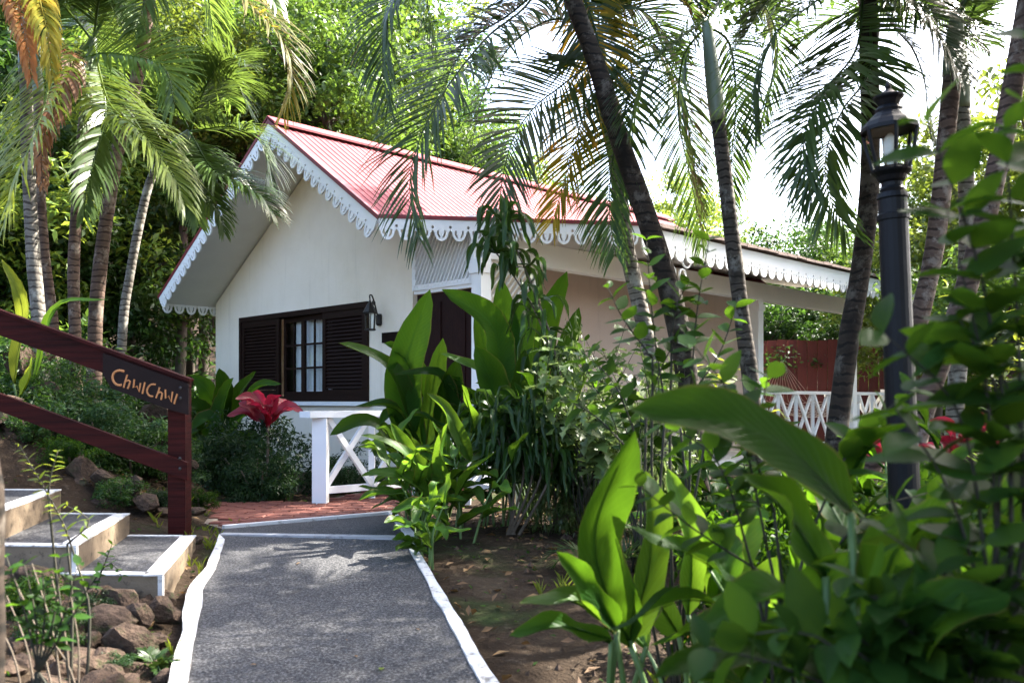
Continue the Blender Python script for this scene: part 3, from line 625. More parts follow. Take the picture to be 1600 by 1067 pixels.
strokes = [[(395, 180), (320, 165), (250, 200), (230, 270), (260, 340), (310, 370), (360, 365)], [(435, 225), (410, 310), (385, 405)], [(405, 325), (450, 300), (475, 320), (460, 370), (440, 420)],
  [(535, 290), (520, 405), (570, 385), (600, 460), (620, 340)], [(680, 330), (645, 490)], [(830, 360), (760, 365), (715, 420), (715, 480), (750, 520), (795, 525)],
  [(885, 400), (865, 470), (835, 550)], [(860, 485), (900, 465), (920, 485), (905, 575)], [(965, 430), (970, 555), (1010, 520), (1045, 600), (1065, 460)], [(1130, 490), (1085, 630)]]
for s_ in strokes:
    mb = MB(); pp = [Zs(*p) for p in s_]; pp = spline(pp, 16) if len(s_) > 5 else np.array(pp)
    mb.tube(pp,   .0078 if len(s_) > 5 and s_[0][0] < 500 else .0062, 6); mb.build('letter_stroke', M['letter'], sg)

for px, py in ((282, 606), (282, 622), (281, 716), (281, 732)):                 # coach bolts at the post
    mb = MB(); c_ = at(px, py, yf-.07 if py < 650 else yf-.046); mb.add([c_ + V(.011*math.cos(a), 0, .011*math.sin(a)) for a in np.arange(8)*math.pi/4] + [c_ + V(0, -.008, 0)], [(i, (i+1) % 8, 8) for i in range(8)]); mb.build('bolt_head', M['iron'], hr)
# ------------------------------------------------------------------ stone bank
def stone_mesh(seed):
    import bmesh
    r = np.random.default_rng(seed); bm = bmesh.new(); bmesh.ops.create_icosphere(bm, subdivisions=2, radius=.5)
    dirs = nrm(r.normal(0, 1, (13, 3))); off = r.uniform(.2, .44, 13)
    for v in bm.verts:
        p = np.array(v.co)
        for d, o in zip(dirs, off):
            k = p @ d
            if k > o: p = p - d*(k-o)*.97
        v.co = p*(1 + r.normal(0, .012))
    me = bpy.data.meshes.new('stone'); bm.to_mesh(me); bm.free(); me.materials.append(M['stone']); return me
stones = [stone_mesh(s) for s in range(10)]
bank = thing('stone_bank', (-1.9, 4.0, .3), 'loose brown stones piled below the garden steps beside the path', 'stone bank')
bank2 = thing('stone_bank', (-3.2, 6.4, .8), 'rough brown boulders banked behind the red-brown handrail', 'stone bank')
def put_stone(par, x, y, dz, sx, sy, sz):
    o = inst(random.choice(stones), 'stone', par, (x, y, float(gz(x, y)) + dz), Quaternion((random.gauss(0, 1), random.gauss(0, .25), random.gauss(0, .25), random.gauss(0, 1))).normalized(), (sx, sy, sz)); return o
for px, py, Y, s in [(258, 968, 4.3, .2), (250, 950, 4.2, .2), (215, 965, 4.1, .28), (235, 1000, 3.95, .2), (200, 1010, 3.8, .3), (250, 1000, 4.0, .12), (170, 975, 4.0, .3), (150, 1040, 3.6, .26), (215, 1045, 3.65, .22), (245, 1040, 3.75, .14), (120, 990, 3.9, .24), (185, 940, 4.3, .3), (135, 940, 4.3, .34), (80, 960, 4.1, .3), (60, 1020, 3.7, .28), (110, 1060, 3.5, .24), (20, 985, 4.0, .32), (255, 1062, 3.6, .12), (190, 1075, 3.5, .2), (30, 1070, 3.5, .25), (60, 910, 4.4, .34), (10, 905, 4.4, .3), (230, 945, 4.4, .2), (292, 850, 5.75, .14), (305, 845, 5.9, .12)]:
    p = at(px, py, Y); o = inst(random.choice(stones), 'stone', bank, p, Quaternion((random.gauss(0, 1), random.gauss(0, .3), random.gauss(0, .3), random.gauss(0, 1))).normalized(), (s*random.uniform(.7, 1.15), s*random.uniform(.7, 1.1), s*random.uniform(.5, .8)))
for i in range(80):
    y = random.uniform(3.0, 4.5); x = -1.5 - .25*(y-3.5) - abs(random.gauss(0, .45)); s = random.uniform(.07, .2); put_stone(bank, x, y, .0, s*1.3, s, s*.8)
for px, py, Y, s in [(30, 690, 6.6, .4), (60, 680, 6.7, .4), (90, 690, 6.8, .3), (20, 660, 6.6, .35), (130, 745, 6.4, .5), (160, 745, 6.3, .3), (110, 770, 6.3, .4), (170, 760, 6.5, .4), (230, 790, 6.2, .3), (205, 770, 6.3, .35), (250, 800, 6.3, .22), (265, 700, 7.6, .35), (245, 650, 8.4, .4), (300, 725, 7.6, .2), (60, 560, 7.6, .45), (30, 565, 7.4, .45), (75, 610, 7.2, .4), (310, 800, 6.5, .2), (40, 760, 6.2, .3), (150, 800, 6.15, .3), (0, 640, 6.6, .4)]:
    p = at(px, py, Y); inst(random.choice(stones), 'stone', bank2, p, Quaternion((random.gauss(0, 1), random.gauss(0, .3), random.gauss(0, .3), random.gauss(0, 1))).normalized(), (s*random.uniform(.6, 1.0), s*random.uniform(.6, .9), s*random.uniform(.4, .65)))

# ------------------------------------------------------------------ lamp post
LY = 3.4
lb = at(1426, 900, LY); lb = V(lb[0], LY, float(gz(lb[0], LY))); lt = at(1388, 150, LY)
ax_ = nrm(lt - lb)
lp = thing('lamp_post', lb, 'tall black iron lamp post with glass lantern among the palms', 'lamp post')
def lat(prof_px, name, mat, n=20, smooth=True):               # (photo y, radius in photo px) along the leaning axis
    x = nrm(np.cross(ax_, V(0, 1, 0))); y = np.cross(ax_, x); k = n; v = []
    a = np.arange(n)*2*math.pi/n + math.pi/n
    for py, rp in prof_px:
        t = (at(0, py, LY)[2] - lb[2]) / ax_[2]; c = lb + ax_*t; r = rp/FPX*LY
        v += [c + r*(math.cos(q)*x + math.sin(q)*y) for q in a]
    m_ = MB(); K = len(prof_px); m_.add(v, [(i*n+j, i*n+(j+1) % n, (i+1)*n+(j+1) % n, (i+1)*n+j) for i in range(K-1) for j in range(n)] + [tuple(range(n))[::-1], tuple(range((K-1)*n, K*n))])
    o = m_.build(name, mat, lp, False); return o
gpy = HY + (CAMZ - lb[2])*FPX/LY
lat([(gpy+10, 30), (gpy-60, 30), (gpy-70, 25), (560, 22.5), (345, 22), (344, 24.5), (336, 25), (334, 22), (312, 21.5), (310, 24), (302, 22)], 'pole', M['lamp'])
lat([(302, 17), (296, 19), (292, 16), (286, 16), (283, 20), (276, 23), (270, 30), (267, 31), (264, 22)], 'lantern_seat', M['lamp'])
G = [(266, 27), (250, 31), (232, 36), (212, 40), (202, 41)]
glass = MB()
lantern = lat([(266, 25), (262, 27), (262, 24), (266, 22)], 'lantern_ring', M['lamp'], 6)
def hexring(py, rp, ph=.35):
    x = nrm(np.cross(ax_, V(0, 1, 0))); y = np.cross(ax_, x); t = (at(0, py, LY)[2]-lb[2])/ax_[2]; c = lb + ax_*t; r = rp/FPX*LY
    return [c + r*(math.cos(q)*x + math.sin(q)*y) for q in np.arange(6)*math.pi/3 + ph]
rings = [hexring(*g) for g in G]
for i in range(6):
    m_ = MB(); v = []; j = (i+1) % 6
    for rg in rings: v += [rg[i], rg[j]]
    m_.add(v, [(2*k, 2*k+1, 2*k+3, 2*k+2) for k in range(len(G)-1)]); m_.build('glass_pane', M['glass'], lp)
    m_ = MB(); m_.tube([rg[i] for rg in rings], .0075, 6); m_.build('lantern_rib', M['lamp'], lp)
lat([(203, 42), (206, 43.5), (200, 43), (192, 38), (186, 30), (181, 26), (176, 20), (172, 21), (168, 18), (166, 15), (158, 19), (154, 23), (151, 23.5), (149, 17), (146, 11), (143, 8), (140, 4), (136, 5), (132, 3.5), (128, 1.2)], 'lantern_cap', M['lamp'], 12)
lat([(264, 6), (250, 6), (246, 9), (228, 11), (216, 9), (209, 3)], 'bulb', M['bulb'], 12)

# ------------------------------------------------------------------ red fence and hammock behind the porch
fc = thing('red_fence', (6.0, 19.0, .4), 'tall red board fence seen beyond the porch', 'fence')
for i in range(34):
    x = 4.2 + i*.21; y = 19.3 - (x-4.2)*.10; m_ = MB(); m_.box((x, y, .3), (x+.2, y+.03, 2.62+random.uniform(-.02, .02))); m_.build('plank', M['redwood'], fc)
for z in (1.0, 2.2):
    m_ = MB(); m_.bar((4.2, 19.36, z), (11.3, 18.65, z), .05, .1); m_.build('fence_rail', M['redwood'], fc)
hap = at(1221, 563, 14.6); hm = thing('hammock', hap, 'pale rope hammock fanning from its ring behind the porch rail', 'hammock')
n_ = 12; ends = [at(1188+ (1268-1188)*i/(n_-1), 622 + 5*math.sin(i/(n_-1)*math.pi), 14.6 + .25*(i/(n_-1)-.5)) for i in range(n_)]
for e in ends:
    m_ = MB(); m_.tube([hap, e], .0028, 5); m_.build('cord', M['rope'], hm)
m_ = MB()
for e in ends: m_.tube(spline([e, e + DV*.9 + V(0, 0, -.28), e + DV*1.9 + V(0, 0, -.05)], 8), .003, 4)
for k in range(14):
    s = [spline([e, e + DV*.9 + V(0, 0, -.28), e + DV*1.9 + V(0, 0, -.05)], 15)[k+1] for e in (ends[0], ends[4], ends[8], ends[-1])]; m_.tube(s, .003, 4)
m_.build('net', M['rope'], hm)
m_ = MB(); t = np.linspace(0, 2*math.pi, 17); m_.tube([hap + V(.03*math.cos(a), 0, .03*math.sin(a)+.02) for a in t], .006, 6); m_.build('ring', M['iron'], hm)

# ------------------------------------------------------------------ palms
def frond(parent, pts, nl=56, ll=.6, lw=.022, droop=.35, mat='palm', vf=.25, up=(0, 0, 1), seed=0, bare=.10, ang=(66, 26), mix=.0, rr=.013):
    lw = lw*.58; nl = int(nl*1.3) if nl > 30 else nl; droop = droop*.5; r = np.random.default_rng(seed); p = spline(pts, 28); T = nrm(np.gradient(p, axis=0))
    N = nrm(np.asarray(up, float) - T[0]*np.dot(up, T[0])); Ns = []
    for i in range(len(p)): N = nrm(N - T[i]*np.dot(N, T[i])); Ns.append(N)
    Ns = np.array(Ns); Ss = np.cross(T, Ns); mb = MB(); mb.tube(p, np.linspace(rr, .003, len(p)), 5)
    tt = np.linspace(bare, .995, nl); idx = tt*(len(p)-1)
    gI = lambda a: np.stack([np.interp(idx, np.arange(len(p)), a[:, k]) for k in range(3)], 1)
    P, T_, N_, S_ = gI(p), nrm(gI(T)), nrm(gI(Ns)), nrm(gI(Ss)); K = 5
    prof = np.minimum(1, .45 + tt*2.2) * (1 - .62*np.clip((tt-.5)/.5, 0, 1)**1.6)
    for s in (-1, 1):
        an = np.radians(ang[0] + (ang[1]-ang[0])*tt + r.normal(0, 4, nl)); l = ll*prof*(1 + r.normal(0, .07, nl))
        d = nrm(S_*s*np.sin(an)[:, None] + T_*np.cos(an)[:, None] + N_*(vf + r.normal(0, .09, nl))[:, None])
        q = P + S_*s*.006 + r.normal(0, .004, P.shape); cur = d; rows = []
        wp = [.55, 1., .95, .62, .05]; g = droop*(1 + r.normal(0, .3, nl))
        for k in range(K):
            wd = nrm(np.cross(cur, N_)); hw = (lw*wp[k]*(.7+.3*prof))[:, None]
            rows.append((q - wd*hw, q + wd*hw))
            q = q + cur*(l/(K-1))[:, None]; cur = nrm(cur + np.stack([np.zeros(nl), np.zeros(nl), -g*(k+1)/2.0], 1))
        v = np.stack([x for ab in rows for x in ab], 1)              # nl, 2K, 3
        base = np.arange(nl)*2*K; f = []
        for b in base: f += [(b+2*k, b+2*k+1, b+2*k+3, b+2*k+2) for k in range(K-1)]
        keep = r.random(nl) > mix
        if mix: f = [q_ for i in range(nl) if keep[i] for q_ in f[i*(K-1):(i+1)*(K-1)]]
        mb.add(v.reshape(-1, 3), f)
    o = mb.build('frond', M[mat], parent, True, origin=p[0])
    if mat in ('palm_yellow', 'palm_orange'): o['label'] = 'yellowing drooping frond' if mat == 'palm_yellow' else 'dead orange hanging frond'
    return o
def arch(base, az_, el, L, g, seed=0):                       # rachis that starts along (az, el) and bends down
    d = V(math.cos(el)*math.sin(az_), math.cos(el)*math.cos(az_), math.sin(el)); p = np.array(base, float); out = [p.copy()]
    for i in range(10):
        p = p + d*L/10; d = nrm(d + V(0, 0, -g*(.5 + i*.13))); out.append(p.copy())
    return out
fseed = [100]
def palm(label, pts, r0, r1, trunk='trunk_grey', shaft=None, fronds=(), extra=(), mat='palm', top=None, group='palms around the cottage'):
    """pts: (px, py, Y) from crown to base; last point is dropped onto the ground"""
    P = [at(*p) for p in pts]; b = P[-1].copy(); b[2] = float(gz(b[0], b[1])) - .05; P[-1] = b
    r0 *= .82; r1 *= .82; root = thing('palm_tree', b + V(0, 0, .05), label, 'palm', group)
    c = spline(P[::-1], 1 + int(max(16, np.linalg.norm(P[0]-b)/.055))); k = len(c); t = np.linspace(0, 1, k)
    rad = (r0*(1-t) + r1*t) * (1 + .014*(np.arange(k) % 2) + .02*np.sin(np.arange(k)*.37 + k)) * (1 + .5*np.exp(-t*k*.055/.16)); mb = MB(); mb.tube(c, rad, 12); mb.build('trunk', M[trunk], root, True, origin=b)
    crown = P[0]
    if shaft:
        S = [P[0]] + [at(*p) for p in shaft]; s = spline(S, 12); tt = np.linspace(0, 1, 12); mb = MB(); mb.tube(s, r1*(1.12 + .35*np.sin(tt*2.4)*(1-tt) - .42*tt), 12); mb.build('crownshaft', M['shaft'], root, True); crown = S[-1]
    for f in fronds:
        fseed[0] += 1; kw = dict(f[1]) if len(f) > 1 else {}; kw.setdefault('mat', mat)
        pts_ = [at(*q) for q in f[0]]; frond(root, pts_, seed=fseed[0], **kw)
    for e in extra:                                          # (azimuth, elevation, length, bend)
        fseed[0] += 1; kw = dict(e[4]) if len(e) > 4 else {}; kw.setdefault('mat', mat)
        frond(root, arch(crown + V(0, 0, random.uniform(-.06, .04)), R(e[0]), R(e[1]), e[2], e[3]), seed=fseed[0], **kw)
    return root
def ring(n, el, L, g, jit=12, start=0, **kw): return [(start + i*360/n + random.uniform(-jit, jit), el + random.uniform(-8, 8), L*random.uniform(.9, 1.1), g*random.uniform(.85, 1.15), kw) for i in range(n)]

BIG = dict(ll=.66, lw=.020, nl=62, droop=.22)
# centre: dark leaning trunk, its crown just above the frame
palm('dark leaning palm trunk rising in front of the red roof', [(872, -70, 7.6), (895, 0, 7.6), (935, 110, 7.6), (965, 210, 7.6), (1000, 310, 7.65), (1045, 450, 7.7), (1075, 600, 7.8), (1095, 800, 7.8)], .135, .085, 'trunk_dark', [(862, -110, 7.6), (850, -160, 7.6)],
  fronds=[([(870, -100, 7.7), (830, 0, 7.4), (760, 60, 7.1), (690, 150, 6.7), (652, 230, 6.6), (640, 300, 6.6), (655, 372, 6.6)], dict(ll=.72, lw=.019, nl=66, droop=.32, up=(-.3, -.6, .7))),
          ([(870, -100, 7.9), (935, 70, 8.0), (885, 128, 7.8), (838, 165, 7.6), (803, 215, 7.4), (785, 280, 7.3), (776, 375, 7.3)], dict(ll=.68, lw=.021, nl=66, droop=.2, up=(-.3, -.5, .8))),
          ([(880, -100, 8.0), (940, 90, 8.1), (918, 160, 8.0), (898, 225, 7.9), (880, 290, 7.9), (862, 350, 7.9)], dict(ll=.6, lw=.02, nl=58, droop=.35, mat='palm_yellow', up=(-.5, -.6, .5))),
          ([(880, -80, 7.3), (760, -40, 7.0), (660, -40, 6.8), (605, 20, 6.7), (598, 100, 6.7), (606, 165, 6.7)], dict(ll=.55, lw=.019, nl=60, droop=.45, up=(0, -.5, .8))),
          ([(880, -90, 7.5), (800, -70, 7.2), (700, -60, 7.0), (668, 0, 7.0), (683, 75, 7.0)], dict(ll=.5, lw=.019, nl=56, droop=.5)),
          ([(880, -50, 7.6), (800, 20, 7.4), (740, 60, 7.3), (700, 120, 7.2), (690, 200, 7.2)], dict(ll=.65, lw=.019, nl=60, droop=.35)),
          ([(870, -100, 7.9), (960, -10, 8.2), (1020, 30, 8.3), (1060, 90, 8.4)], dict(ll=.55, lw=.02, nl=54, droop=.35))],
  extra=ring(4, 62, 2.4, .12, start=30, **BIG))
# slender grey ringed palm next to it
palm('slender grey ringed palm just left of the dark leaning trunk', [(960, 235, 8.3), (968, 300, 8.3), (980, 390, 8.3), (1000, 480, 8.3), (1025, 600, 8.3), (1045, 790, 8.3)], .105, .082, 'trunk_grey', [(950, 190, 8.3), (941, 120, 8.3), (936, 60, 8.3)],
  fronds=[([(938, 70, 8.2), (985, 95, 8.0), (975, 180, 7.9), (957, 250, 7.9), (952, 330, 7.9), (962, 400, 7.9)], dict(ll=.62, lw=.02, nl=60, droop=.3, up=(-.6, -.5, .4))),
          ([(938, 60, 8.4), (1010, 60, 8.5), (1060, 130, 8.6), (1080, 230, 8.7), (1095, 330, 8.8)], dict(ll=.55, lw=.019, nl=58, droop=.4)),
          ([(938, 60, 8.2), (960, -40, 8.0), (1020, -60, 7.8), (1075, 0, 7.7), (1085, 60, 7.7)], dict(ll=.55, lw=.019, nl=56, droop=.4)),
          ([(936, 60, 8.3), (870, 30, 8.1), (800, 70, 8.0), (755, 150, 7.9), (735, 240, 7.9)], dict(ll=.6, lw=.019, nl=60, droop=.35))],
  extra=ring(3, 62, 1.9, .15, start=10, **BIG))
palm('ringed palm with pale green crownshaft in front of the porch eave', [(1122, 190, 7.6), (1132, 270, 7.6), (1145, 380, 7.6), (1160, 500, 7.6), (1175, 620, 7.6), (1185, 790, 7.6)], .095, .073, 'trunk_band', [(1116, 140, 7.6), (1108, 70, 7.6), (1104, 30, 7.6)],
  fronds=[([(1104, 40, 7.8), (1068, 90, 8.0), (1060, 180, 8.1), (1075, 260, 8.1), (1090, 330, 8.1), (1098, 385, 8.1)], dict(ll=.52, lw=.018, nl=60, droop=.35, up=(-.4, -.7, .4))),
          ([(1104, 40, 7.6), (1140, 70, 7.8), (1150, 160, 7.9), (1143, 250, 8.0), (1140, 330, 8.0)], dict(ll=.42, lw=.017, nl=54, droop=.4)),
          ([(1104, 30, 7.5), (1050, 70, 7.3), (1005, 120, 7.2), (985, 200, 7.2)], dict(ll=.5, lw=.018, nl=54, droop=.35)),
          ([(1104, 30, 7.7), (1150, -20, 7.9), (1195, 10, 8.0), (1215, 80, 8.1), (1190, 190, 8.1)], dict(ll=.5, lw=.018, nl=56, droop=.35)),
          ([(1104, 40, 7.7), (1060, 0, 7.9), (1010, 0, 8.0), (965, 60, 8.1)], dict(ll=.5, lw=.018, nl=54, droop=.35, mat='palm_yellow'))],
  extra=ring(3, 62, 1.8, .16, start=50, ll=.5, lw=.018, nl=54))
palm('dark palm trunk standing just left of the lamp post', [(1356, 5, 6.7), (1357, 90, 6.7), (1360, 180, 6.7), (1358, 300, 6.7), (1345, 420, 6.7), (1325, 540, 6.7), (1305, 700, 6.7), (1290, 850, 6.7)], .10, .078, 'trunk_dark', [(1352, -60, 6.7), (1350, -110, 6.7)],
  fronds=[([(1350, -60, 6.7), (1360, 100, 6.6), (1318, 170, 6.4), (1294, 225, 6.3), (1289, 275, 6.3), (1302, 325, 6.3), (1326, 360, 6.3)], dict(ll=.62, lw=.019, nl=64, droop=.18, up=(-.6, -.6, .5), bare=.3)),
          ([(1350, -60, 6.7), (1340, 70, 6.4), (1294, 135, 6.2), (1263, 190, 6.1), (1255, 245, 6.1), (1272, 310, 6.1)], dict(ll=.58, lw=.019, nl=62, droop=.22, up=(-.6, -.6, .5), bare=.2)),
          ([(1350, -80, 6.6), (1290, -10, 6.4), (1215, 50, 6.3), (1182, 120, 6.3), (1180, 215, 6.3)], dict(ll=.55, lw=.018, nl=60, droop=.3)),
          ([(1350, -80, 6.7), (1390, 30, 6.6), (1425, 75, 6.6), (1445, 130, 6.6), (1450, 190, 6.6), (1462, 240, 6.6)], dict(ll=.40, lw=.017, nl=56, droop=.3)),
          ([(1350, -80, 6.7), (1420, 0, 6.8), (1480, 20, 6.9), (1540, 70, 7.0)], dict(ll=.5, lw=.018, nl=56, droop=.35)),
          ([(1350, -80, 6.8), (1260, -50, 6.9), (1200, 0, 7.0), (1160, 60, 7.0)], dict(ll=.5, lw=.018, nl=56, droop=.35)),
          ([(1350, -80, 6.5), (1400, -30, 6.2), (1460, 40, 6.0), (1500, 120, 5.9)], dict(ll=.5, lw=.018, nl=56, droop=.35))],
  extra=ring(4, 62, 1.9, .15, start=20, ll=.52, lw=.018, nl=56))
palm('brown palm trunk curving up just right of the lamp post', [(1488, 120, 6.2), (1478, 220, 6.2), (1468, 330, 6.2), (1450, 440, 6.2), (1410, 590, 6.2), (1350, 760, 6.2), (1320, 860, 6.2)], .085, .072, 'trunk_brown', [(1492, 60, 6.2), (1495, 20, 6.2)],
  extra=ring(5, 50, 1.5, .2, start=0, ll=.45, lw=.018, nl=52))
palm('grey ringed palm between the two brown trunks at right', [(1502, 170, 7.2), (1508, 260, 7.2), (1512, 360, 7.2), (1508, 460, 7.2), (1495, 600, 7.2), (1480, 800, 7.2)], .085, .075, 'trunk_grey', [(1500, 110, 7.2), (1500, 60, 7.2)],
  extra=ring(5, 50, 1.5, .2, start=25, ll=.45, lw=.018, nl=52))
palm('reddish brown palm trunk leaning right at the right edge', [(1612, -40, 5.6), (1592, 80, 5.6), (1565, 230, 5.6), (1530, 380, 5.6), (1490, 510, 5.6), (1440, 650, 5.6), (1390, 850, 5.6)], .088, .07, 'trunk_brown', [(1618, -90, 5.6), (1622, -130, 5.6)],
  extra=ring(5, 50, 1.6, .2, start=40, ll=.45, lw=.018, nl=52))
# left cluster
LG = dict(ll=.5, lw=.017, nl=62, droop=.25)
palm('pale palm trunk at far left, dead orange frond hanging from its crown', [(40, 120, 7.6), (44, 250, 7.6), (52, 400, 7.6), (62, 520, 7.6), (66, 640, 7.6)], .075, .06, 'trunk_grey', [(40, 70, 7.6), (42, 30, 7.6)], mat='palm_light', group='palms left of the cottage',
  fronds=[([(44, 60, 7.5), (75, 130, 7.0), (50, 220, 6.6), (22, 280, 6.4), (6, 350, 6.3)], dict(ll=.6, lw=.02, nl=60, droop=.4, up=(-.4, -.7, .4), mat='palm_lime')),
          ([(44, 40, 7.5), (30, -40, 7.2), (28, 0, 7.0), (40, 60, 6.9), (50, 125, 6.9)], dict(ll=.22, lw=.02, nl=56, droop=1.3, mat='palm_orange')),
          ([(44, 40, 7.5), (52, -40, 7.1), (62, 0, 6.9), (75, 60, 6.8), (82, 125, 6.8)], dict(ll=.26, lw=.02, nl=56, droop=1.3, mat='palm_yellow')),
          ([(44, 50, 7.6), (110, 90, 7.3), (88, 160, 7.2), (66, 225, 7.2), (67, 292, 7.2)], dict(ll=.20, lw=.02, nl=50, droop=1.4, mat='palm_orange')),
          ([(44, 50, 7.6), (100, 0, 7.9), (150, -20, 8.0), (190, 30, 8.1)], dict(LG)),
          ([(44, 50, 7.6), (-10, 30, 7.4), (-50, 80, 7.2), (-60, 180, 7.1)], dict(LG))],
  extra=ring(3, 60, 1.5, .16, start=0, **LG))
palm('thin purplish palm trunk at far left, behind the pale one', [(60, 150, 8.4), (62, 280, 8.4), (70, 400, 8.4), (84, 520, 8.4), (88, 640, 8.4)], .062, .05, 'trunk_brown', [(58, 100, 8.4), (58, 70, 8.4)], mat='palm_light', group='palms left of the cottage', extra=ring(4, 55, 1.4, .2, start=15, **LG))
palm('pinkish palm trunk, middle of the left cluster', [(139, 130, 8.2), (131, 190, 8.2), (120, 320, 8.2), (115, 430, 8.2), (118, 540, 8.2), (120, 640, 8.2)], .068, .055, 'trunk_brown', [(143, 95, 8.2), (146, 60, 8.2)], mat='palm_light', group='palms left of the cottage',
  fronds=[([(146, 70, 8.2), (170, 160, 7.7), (215, 200, 7.4), (252, 245, 7.3), (278, 290, 7.2), (288, 320, 7.2)], dict(ll=.52, lw=.02, nl=60, droop=.55, bare=.2, mat='palm_lime')),
          ([(146, 70, 8.2), (100, 98, 8.0), (160, 84, 7.8), (215, 90, 7.7), (258, 108, 7.6), (273, 165, 7.6)], dict(ll=.55, lw=.02, nl=64, droop=.2, bare=.2)),
          ([(146, 70, 8.2), (165, 170, 8.0), (150, 240, 7.9), (135, 300, 7.8), (132, 340, 7.8)], dict(ll=.4, lw=.02, nl=56, droop=.5))],
  extra=ring(3, 60, 1.6, .16, start=33, **LG))
palm('tall brown ringed palm leaning right in the left cluster', [(240, -60, 8.6), (226, 60, 8.6), (212, 130, 8.6), (185, 230, 8.6), (165, 350, 8.6), (152, 460, 8.6), (148, 540, 8.6), (146, 640, 8.6)], .085, .066, 'trunk_brown', [(250, -110, 8.6), (256, -150, 8.6)], mat='palm_light', group='palms left of the cottage',
  fronds=[([(256, -140, 8.5), (330, -60, 8.1), (392, 8, 7.9), (432, 48, 7.8), (452, 92, 7.8), (455, 140, 7.8), (440, 180, 7.8)], dict(ll=.48, lw=.019, nl=62, droop=.5, mat='palm_yellow')),
          ([(256, -140, 8.5), (250, -60, 8.1), (228, 0, 7.9), (210, 50, 7.8)], dict(ll=.5, lw=.02, nl=54, droop=.45)),
          ([(256, -140, 8.7), (310, -60, 8.9), (330, 30, 9.0), (335, 120, 9.0)], dict(ll=.5, lw=.02, nl=56, droop=.45)),
          ([(256, -140, 8.3), (340, -110, 7.8), (400, -60, 7.6), (430, 10, 7.5)], dict(ll=.45, lw=.02, nl=56, droop=.5))],
  extra=ring(3, 60, 2.0, .14, start=70, **LG))
palm('slim leaning palm nearest the cottage gable, fronds drooping over the barge boards', [(262, 240, 9.4), (236, 280, 9.4), (218, 350, 9.4), (203, 430, 9.4), (192, 510, 9.4), (186, 640, 9.4)], .06, .052, 'trunk_grey', [(280, 220, 9.4), (297, 205, 9.4)], mat='palm_light', group='palms left of the cottage',
  fronds=[([(297, 206, 9.3), (356, 198, 9.1), (397, 212, 9.0), (416, 242, 9.0), (418, 285, 9.0)], dict(ll=.55, lw=.021, nl=60, droop=.4)),
          ([(297, 208, 9.2), (330, 262, 8.9), (372, 285, 8.8), (405, 306, 8.7), (428, 335, 8.7)], dict(ll=.52, lw=.021, nl=60, droop=.5)),
          ([(297, 208, 9.3), (318, 270, 9.0), (330, 305, 8.9), (345, 335, 8.9), (350, 362, 8.9)], dict(ll=.35, lw=.02, nl=48, droop=.5)),
          ([(297, 206, 9.4), (310, 150, 9.3), (340, 120, 9.2), (370, 130, 9.1), (385, 165, 9.1)], dict(ll=.5, lw=.02, nl=56, droop=.35)),
          ([(297, 206, 9.4), (270, 160, 9.2), (230, 150, 9.0), (195, 180, 8.9), (175, 240, 8.9)], dict(ll=.5, lw=.02, nl=56, droop=.35)),
          ([(297, 206, 9.3), (290, 260, 9.0), (300, 300, 8.9), (310, 350, 8.9)], dict(ll=.4, lw=.02, nl=52, droop=.5))],
  extra=ring(3, 60, 1.3, .2, start=20, **LG))

# ------------------------------------------------------------------ broad leaves
def blade(parent, p0, p1, p2, wid, mat, up=None, fold=.25, seed=0, petiole=.0, shape=1.0, name='leaf', wave=.02, tip=1.0):
    """leaf along the curve p0-p1-p2, tip at p2, widest in the middle"""
    r = np.random.default_rng(seed); k = 15; p = spline([p0, p1, p2], k); T = nrm(np.gradient(p, axis=0))
    if up is None: up = V(r.normal(0, .25), -.55 + r.normal(0, .2), .75)
    S = nrm(np.cross(T, np.asarray(up, float))); N = np.cross(S, T); t = np.linspace(0, 1, k)
    tl = np.clip((t-petiole)/(1-petiole), 0, 1); w_ = wid/2*np.clip(1 - np.abs(2*tl**(.9*shape) - 1)**2.5, 0, 1)**.72*(1-.12*tl) + .004
    w_[-1] = .001
    w_[1:-1] *= 1 + r.normal(0, .035, k-2)
    ph = r.uniform(0, 6); wv = wave*np.sin(t*9 + ph); rows = []
    for c, fo in ((-1, 1), (-.5, .35), (0, 0), (.5, .35), (1, 1)):
        rows.append(p + S*(c*w_)[:, None] + N*(w_*fold*fo*2*abs(c) + wv*abs(c)*w_/max(wid, 1e-3)*2)[:, None])
    v = np.stack(rows, 1).reshape(-1, 3); f = [(i*5+j, i*5+j+1, (i+1)*5+j+1, (i+1)*5+j) for i in range(k-1) for j in range(4)]
    mb = MB(); mb.add(v, f); kk = max(4, int(k*.9)); mb.tube(p[:kk] - N[:kk]*.004, np.linspace(.008, .002, kk)*(1 if wid > .06 else .4), 4)
    o = mb.build(name, M[mat], parent, True, origin=p[0]); n = len(o.data.vertices); lv = np.zeros((n, 3)); g_ = k*5
    if n >= g_: lv[:g_, 0] = np.tile([-1, -.5, 0, .5, 1], k); lv[:g_, 1] = np.repeat(t, 5)*np.linalg.norm(p2-p0)/.8; lv[:g_, 2] = 1 if wid > .05 else 0
    at2 = o.data.attributes.new('lv', 'FLOAT_VECTOR', 'POINT'); at2.data.foreach_set('vector', lv.ravel()); return o
def pxblade(parent, a, b, c, wpx, mat, seed=0, **kw):
    wid = wpx/FPX*b[2]; return blade(parent, at(*a), at(*b), at(*c), wid, mat, seed=seed, **kw)
bs = [500]
def ns_(): bs[0] += 1; return bs[0]
